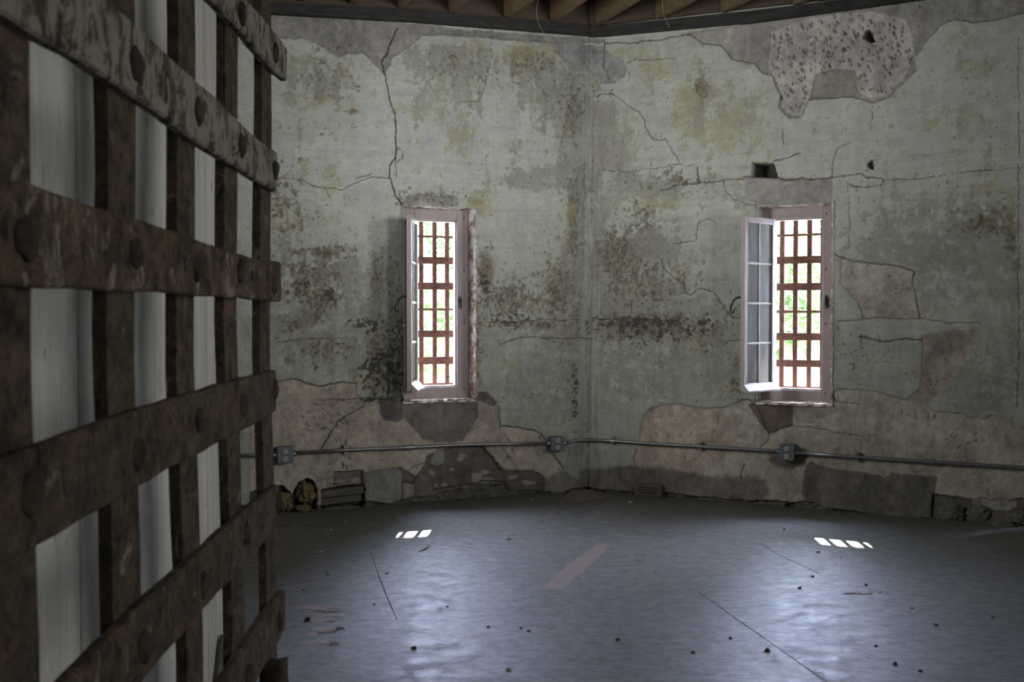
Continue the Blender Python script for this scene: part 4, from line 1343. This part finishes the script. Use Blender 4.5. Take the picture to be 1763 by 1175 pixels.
# crumbs and flakes on the floor
DEB = [(735, 944, .045, 'thin pale splinter lying near the left sun streak', 'splinter'), ]
p = on_floor(733, 945)
bm = bmesh.new()
tube(bm, [on_floor(722, 950, .006), on_floor(730, 945, .008), on_floor(740, 940, .008)], [.003, .006, .003], 6)
o = obj('splinter', bm, MAT['debris'])
tag(o, 'thin pale splinter on the floor below the left window', 'splinter')
crumbs_pale = [(594, 899, .010), (646, 938, .011), (657, 921, .012), (659, 926, .010), (552, 951, .012), (877, 930, .016), (1003, 996, .010), (876, 1156, .012), (1098, 967, .014), (1141, 1003, .010), (1310, 928, .012), (1408, 952, .014), (1490, 942, .010), (1447, 961, .010), (570, 913, .010), (1086, 866, .018), (916, 861, .012), (1480, 1022, .008), (1500, 1023, .008), (1515, 1022, .009), (1470, 1023, .007)]
for i, (x, y, r) in enumerate(crumbs_pale):
    p = on_floor(x, y)
    o = obj('plaster_crumb', shard((0, 0, 0), r, r * .7, i + 40), MAT['debris'], loc=p)
    tag(o, 'pale crumb of fallen plaster on the grey floor', 'crumb', 'pale plaster crumbs on the floor')
crumbs_dark = [(562, 986, .009), (564, 991, .009), (523, 1017, .008), (666, 989, .008), (712, 1118, .013), (770, 1046, .008), (841, 1081, .010), (911, 1088, .010), (1063, 1103, .012), (644, 1042, .008), (1376, 1014, .012), (1399, 994, .011), (1491, 1009, .012), (1321, 1122, .014), (1541, 1145, .013), (1612, 1078, .011), (1710, 1065, .010), (1350, 913, .012), (1258, 1101, .009), (1193, 1125, .010), (1508, 1114, .009), (1585, 1157, .010), (897, 1083, .009), (1570, 1049, .009)]
for i, (x, y, r) in enumerate(crumbs_dark):
    p = on_floor(x, y)
    o = obj('grit_crumb', shard((0, 0, 0), r, r * .8, i + 90), MAT['grit'], loc=p)
    tag(o, 'small dark crumb of grit on the grey floor', 'crumb', 'dark grit crumbs on the floor')

# ---------------------------------------------------------------- white boarded partition behind the gate
bm = bmesh.new()
XB = -.633
yb0, yb1 = .30, 2.19
rnd = random.Random(8)
y = yb0
while y < yb1 - .02:
    w = min(rnd.uniform(.26, .34), yb1 - y)
    if yb1 - (y + w) < .1: w = yb1 - y
    d = rnd.uniform(-.002, .002)
    box(bm, (XB - .028, y + .0015, 0), (XB + d, y + w - .0015, 3.5))
    y += w
bevelled(bm, .002)
o = obj('wall_left', bm, MAT['boards'])
tag(o, kind='structure')
bm = bmesh.new()
box(bm, (XB - .12, yb0, 0), (XB - .029, yb1 - .02, 3.5))
o = obj('wall_left_core', bm, MAT['oldwood'])
tag(o, kind='structure')
# frayed dark edge strip at the foot of the boards
bm = bmesh.new()
pts = [on_plane(x, yy, Vector((XB + .012, 0, 0)), Vector((1, 0, 0))) for x, yy in ((384, 1094), (381, 1120), (379, 1145), (376, 1172), (372, 1210))]
tube(bm, pts, [.006, .010, .009, .011, .010], 8)
o = obj('edge_strip', bm, MAT['stone'])
o.parent = bpy.data.objects['wall_left']

# ---------------------------------------------------------------- the strap-iron gate
GA, GB = -.348, -.030            # front plane of the crossbars: x = GA + GB*y
GN = Vector((1, -GB, 0)).normalized()
gdir = Vector((GB, 1, 0)).normalized()
G0 = Vector((GA, 0, 0))
groot = Vector((GA + GB * .45, .45, 0))
gate = empty('iron_gate', groot)
tag(gate, 'rusty riveted iron strap gate standing open along the left', 'gate')


def gp(px, py, back=0.0):
    return on_plane(px, py, G0 - GN * back, GN)


VB = [  # right edge px of the face at top, middle, bottom of the frame; width metres
    ((52, 60), (54, 600), (68, 1100), .082), ((233, 60), (233, 600), (246, 1120), .079), ((337, 60), (335, 600), (350, 1120), .074), ((411, 100), (408, 560), (421, 1010), .076), ((468, 200), (465, 600), (476, 960), .078)]
vcent = []


def vert_bar(edge_pts, w, m, zlo=.03, zhi=2.35):
    """flat upright; edge_pts trace its right (far) edge"""
    T = .013
    P = [gp(x, y, .013) for x, y in edge_pts]
    P.sort(key=lambda v: v.z)
    ys = [v.y for v in P]; zs = [v.z for v in P]
    ya = float(np.mean(ys))
    bm = bmesh.new()
    prev = None
    rnd = random.Random(int(ya * 1000))
    nz = 46
    for i in range(nz + 1):
        z = zlo + (zhi - zlo) * i / nz
        far = float(np.interp(z, zs, ys)) + mnoise.noise(Vector((ya * 7, 1.3, z * 5))) * .004
        near = far - w + mnoise.noise(Vector((ya * 7, 9.3, z * 6))) * .004
        ring_ = []
        for yy, bk in ((near, .013), (near + .003, .0125), (far - .003, .0125), (far, .0145), (far, .013 + T), (near, .013 + T)):
            b = mnoise.noise(Vector((yy * 9, bk * 40, z * 9))) * .0012
            ring_.append(bm.verts.new(Vector((GA + GB * yy, yy, z)) - GN * (bk + b)))
        if prev:
            for k in range(6): bm.faces.new((prev[k], prev[(k + 1) % 6], ring_[(k + 1) % 6], ring_[k]))
        else: bm.faces.new(ring_)
        prev = ring_
    bm.faces.new(prev[::-1])
    vcent.append((ya - w / 2, zs, [v - w / 2 for v in ys]))
    return obj('upright', bm, m, gate, groot)


for a, b, c, w in VB:
    vert_bar([a, b, c], w, MAT['rust'])

HB = [  # top edge and bottom edge of the front face, photo coordinates
    ([(300, -115), (370, -52), (429, 2), (463, 42), (497, 86)], [(300, -62), (354, -12), (415, 52), (473, 122), (497, 143)], 'rust_pale'),
    ([(-60, -215), (100, -78), (180, -7), (235, 41), (306, 108), (371, 166), (415, 211), (456, 248), (477, 263)], [(-60, -18), (0, 22), (54, 54), (153, 112), (238, 170), (333, 239), (408, 288), (477, 330)], 'rust_pale'),
    ([(-60, 287), (0, 306), (54, 314), (156, 354), (235, 377), (286, 394), (340, 412), (391, 433), (439, 445), (484, 452)], [(-60, 490), (0, 492), (160, 498), (238, 502), (337, 508), (408, 513), (484, 519)], 'rust_mid'),
    ([(-60, 812), (34, 780), (167, 733), (238, 708), (334, 678), (388, 661), (474, 638)], [(-60, 1012), (0, 979), (65, 942), (163, 884), (238, 840), (293, 809), (373, 765), (422, 741), (474, 710)], 'rust'),
    ([(-20, 1300), (102, 1188), (170, 1118), (201, 1091), (245, 1043), (300, 995), (344, 954), (395, 907), (439, 867), (478, 836)], [(-20, 1530), (130, 1330), (248, 1172), (303, 1109), (347, 1054), (402, 996), (456, 932), (478, 900)], 'rust'),
    ([(250, 1400), (320, 1272), (378, 1184), (405, 1140), (425, 1110), (455, 1062), (488, 1020)], [(300, 1500), (380, 1310), (439, 1178), (477, 1112), (488, 1090)], 'rust'),
]
rnd = random.Random(77)


def hbar(top, bot, m):
    x0 = max(top[0][0], bot[0][0]); x1 = min(top[-1][0], bot[-1][0])
    ya, yb = gp(x0, 500).y, gp(x1, 500).y
    N = 64
    bm = bmesh.new()
    prev = None
    T = .0125
    cents = []
    for i in range(N + 1):
        yy = ya + (yb - ya) * i / N
        px = 881.5 + FPX * (GA + GB * yy) / yy
        zt = gp(px, float(np.interp(px, [p[0] for p in top], [p[1] for p in top]))).z
        zb = gp(px, float(np.interp(px, [p[0] for p in bot], [p[1] for p in bot]))).z
        zt += mnoise.noise(Vector((yy * 14, 3.3, zt))) * .0022
        zb += mnoise.noise(Vector((yy * 14, 8.3, zb))) * .0022
        cents.append((yy, (zt + zb) / 2))
        c = Vector((GA + GB * yy, yy, 0))
        ring_ = []
        loop = [(zb + .003, 0.0)] + [(zb + (zt - zb) * k / 6, 0.0) for k in range(1, 6)] + [(zt - .003, 0.0), (zt, .003), (zt, T), (zb, T), (zb, .003)]
        for z, bk in loop:
            b = mnoise.noise(Vector((yy * 22, bk * 50, z * 22))) * .0012
            v = c - GN * (bk + b); v.z = z
            ring_.append(bm.verts.new(v))
        n_ = len(ring_)
        if prev:
            for k in range(n_): bm.faces.new((prev[k], prev[(k + 1) % n_], ring_[(k + 1) % n_], ring_[k]))
        else: bm.faces.new(ring_)
        prev = ring_
    bm.faces.new(prev[::-1])
    br = obj('crossbar', bm, MAT[m], gate, groot, smooth=False)
    for yc, zs, ys in vcent:
        zc = float(np.interp(yc, [q[0] for q in cents], [q[1] for q in cents]))
        yv = float(np.interp(zc, zs, ys)) + .002
        if yv < ya + .01: continue
        b2 = bmesh.new()
        bmesh.ops.create_uvsphere(b2, u_segments=18, v_segments=10, radius=.0165)
        for v in b2.verts:
            k = 1 + .30 * mnoise.noise(v.co * 75 + Vector((yv * 9, zc * 7, 0)))
            v.co = Vector((v.co.x * .42, v.co.y * .95, v.co.z * 1.05)) * k
        bmesh.ops.translate(b2, verts=b2.verts, vec=Vector((GA + GB * yv, yv, zc + rnd.uniform(-.006, .006))))
        obj('rivet', b2, MAT['rivet'], br, groot, smooth=True)
    return br, cents


for top, bot, m in HB:
    br, cents = hbar(top, bot, m)
    if m == 'rust_mid':
        for px, py in ((320, 455), (434, 474)):
            c = gp(px, py)
            b2 = bmesh.new()
            bmesh.ops.create_cone(b2, cap_ends=True, segments=14, radius1=.0085, radius2=.008, depth=.004, matrix=Matrix.Translation(c) @ Matrix.Rotation(math.pi / 2, 4, 'Y'))
            obj('bolt_hole', b2, MAT['dark'], br, groot)
# lower crossbars, the lowest just entering the picture as a bent lug
for k, zc in enumerate((.655, .455, .255)):
    bm = bmesh.new()
    prev = None
    for i in range(41):
        yy = .5 + (1.765 - .5) * i / 40
        c = Vector((GA + GB * yy, yy, 0))
        cur = []
        for z, bk in ((zc - .036, 0), (zc + .036, 0), (zc + .036, .0125), (zc - .036, .0125)):
            v = c - GN * (bk + .001 * mnoise.noise(Vector((yy * 20, z * 20, 0))))
            v.z = z + .003 * mnoise.noise(Vector((yy * 9, z * 5, 2)))
            cur.append(bm.verts.new(v))
        if prev:
            for q in range(4): bm.faces.new((prev[q], prev[(q + 1) % 4], cur[(q + 1) % 4], cur[q]))
        else: bm.faces.new(cur)
        prev = cur
    bm.faces.new(prev[::-1])
    obj('crossbar', bm, MAT['rust'], gate, groot)
cl = gp(474, 1160)
bm = bmesh.new()
box(bm, (-.016, -.035, -.03), (.020, .014, .022), None, .004, random.Random(3))
bmesh.ops.subdivide_edges(bm, edges=bm.edges[:], cuts=3, use_grid_fill=True)
for v in bm.verts:
    v.co += Vector((1, 1, 1)) * mnoise.noise(v.co * 60) * .004
bmesh.ops.translate(bm, verts=bm.verts, vec=cl)
obj('lock_lug', bm, MAT['rivet'], gate, groot, smooth=True)
# hinge straps to the boards at the near end
for z in (.5, 1.95):
    bm = bmesh.new()
    box(bm, (XB + .004, .50, z - .03), (GA - .03, .56, z + .03))
    obj('hinge', bm, MAT['rivet'], gate, groot)


# ---------------------------------------------------------------- outdoors: bright slope, shrubs, and an added crown that blocks the sun
bm = bmesh.new()
nx, ny = 60, 60
g = []
for i in range(nx + 1):
    row = []
    for j in range(ny + 1):
        x = -14 + 30 * i / nx; y = 8.6 + 34 * j / ny
        z = -.4 + max(0, y - 13) * .15 + .5 * mnoise.noise(Vector((x * .25, y * .25, 0))) * min(1, (y - 8.6) / 6)
        row.append(bm.verts.new((x, y, z)))
    g.append(row)
for i in range(nx):
    for j in range(ny): bm.faces.new((g[i][j], g[i + 1][j], g[i + 1][j + 1], g[i][j + 1]))
o = obj('grassy_slope', bm, MAT['grass'], smooth=True)
tag(o, kind='structure')


def shrub(loc, r, n, m, seed, label, cat='shrub', leaf=.10, trunk=None, flat=1.0):
    rnd = random.Random(seed)
    root = empty('shrub' if cat == 'shrub' else 'sun_block_tree', loc)
    tag(root, label, cat)
    bm = bmesh.new()
    for k in range(n):
        d = Vector((rnd.gauss(0, 1), rnd.gauss(0, 1), rnd.gauss(0, 1))).normalized()
        q = r * (rnd.random() ** .4) * (1 + .35 * mnoise.noise(d * 2.2 + Vector((seed, 0, 0))))
        c = Vector((d.x * q, d.y * q, d.z * q * flat + (trunk or r * .9)))
        M = Matrix.Translation(c) @ Matrix.Rotation(rnd.uniform(0, 6.28), 4, 'Z') @ Matrix.Rotation(rnd.uniform(-1.3, 1.3), 4, 'X')
        s = leaf * rnd.uniform(.6, 1.3)
        v = [bm.verts.new(M @ Vector(p)) for p in ((-s * .45, 0, 0), (0, -s, .0), (s * .45, 0, .02), (0, s, 0))]
        bm.faces.new(v)
    obj('foliage', bm, m, root)
    bm = bmesh.new()
    H = (trunk or r * .9)
    tube(bm, [(0, 0, -.4), (.03, .02, H * .5), (-.02, 0, H * 1.1)], [r * .05 + .05, r * .04 + .04, .03], 8)
    for k in range(5):
        a = k * 1.3 + seed
        tube(bm, [(0, 0, H * .55 + .1 * k), (math.cos(a) * r * .4, math.sin(a) * r * .4, H * .9), (math.cos(a) * r * .8, math.sin(a) * r * .8, H * 1.05)], [.04, .025, .012], 6)
    obj('trunk', bm, MAT['bark'], root, smooth=True)
    return root


shrub((-1.6, 15.5, .2), 1.25, 2600, MAT['leaf_a'], 1, 'bright green shrub seen through the left window', leaf=.10)
shrub((-.75, 18.5, 1.0), 1.5, 3000, MAT['leaf_b'], 2, 'darker green shrub high on the slope behind the left window', leaf=.11)
shrub((4.3, 16.0, .6), 1.2, 2600, MAT['leaf_a'], 3, 'pale green shrub seen through the right window', leaf=.11)
shrub((6.3, 20.5, 1.3), 1.5, 2600, MAT['leaf_a'], 4, 'sunlit shrub farther up the slope behind the right window', leaf=.11)
# unseen crown on a trunk, added to block sun above the windows' foot
root = empty('sun_block_tree', (7.4, 16.2, 0))
tag(root, 'unseen crown and trunk added outside to block the sun from the windows', 'sun_block_tree')
TE = math.tan(SUN_E)
bm = bmesh.new()
rings = []
cx, cy, rx, ry = 2.3, 16.2, 6.2, 2.4
for k in range(11):
    f = k / 10
    row = []
    for q in range(56):
        a = 2 * math.pi * q / 56
        if f <= .3: rr, dz = f / .3, 0.0
        else: rr, dz = math.cos((f - .3) / .7 * math.pi / 2) ** .6, math.sin((f - .3) / .7 * math.pi / 2) * 3.0
        rr = max(rr, .001) * (1 + .10 * mnoise.noise(Vector((math.cos(a) * 2.5, math.sin(a) * 2.5, f * 3))))
        x, y = cx + math.cos(a) * rx * rr, cy + math.sin(a) * ry * rr
        under = CROWN_Z + (y - 15.4) * TE + (x - .3) * .075
        row.append(bm.verts.new((x, y, under + dz * (1 + .3 * mnoise.noise(Vector((x, y, f)))) + (.10 * mnoise.noise(Vector((x * 3, y * 3, 7))) if f < .28 else 0))))
    rings.append(row)
for k in range(10):
    for q in range(56): bm.faces.new((rings[k][q], rings[k][(q + 1) % 56], rings[k + 1][(q + 1) % 56], rings[k + 1][q]))
bmesh.ops.remove_doubles(bm, verts=bm.verts, dist=.01)
obj('crown', bm, noisy('sun_block_crown', (.05, .10, .03), (.10, .17, .05), 5, .9, bump=.8, bdist=.05), root, (7.4, 16.2, 0), smooth=True)
bm = bmesh.new()
tube(bm, [(7.4, 16.2, -.5), (7.3, 16.2, 3.0), (6.7, 16.2, 6.0), (5.2, 16.2, 8.6)], [.34, .27, .23, .15], 12)
obj('trunk', bm, MAT['bark'], root, (7.4, 16.2, 0), smooth=True)
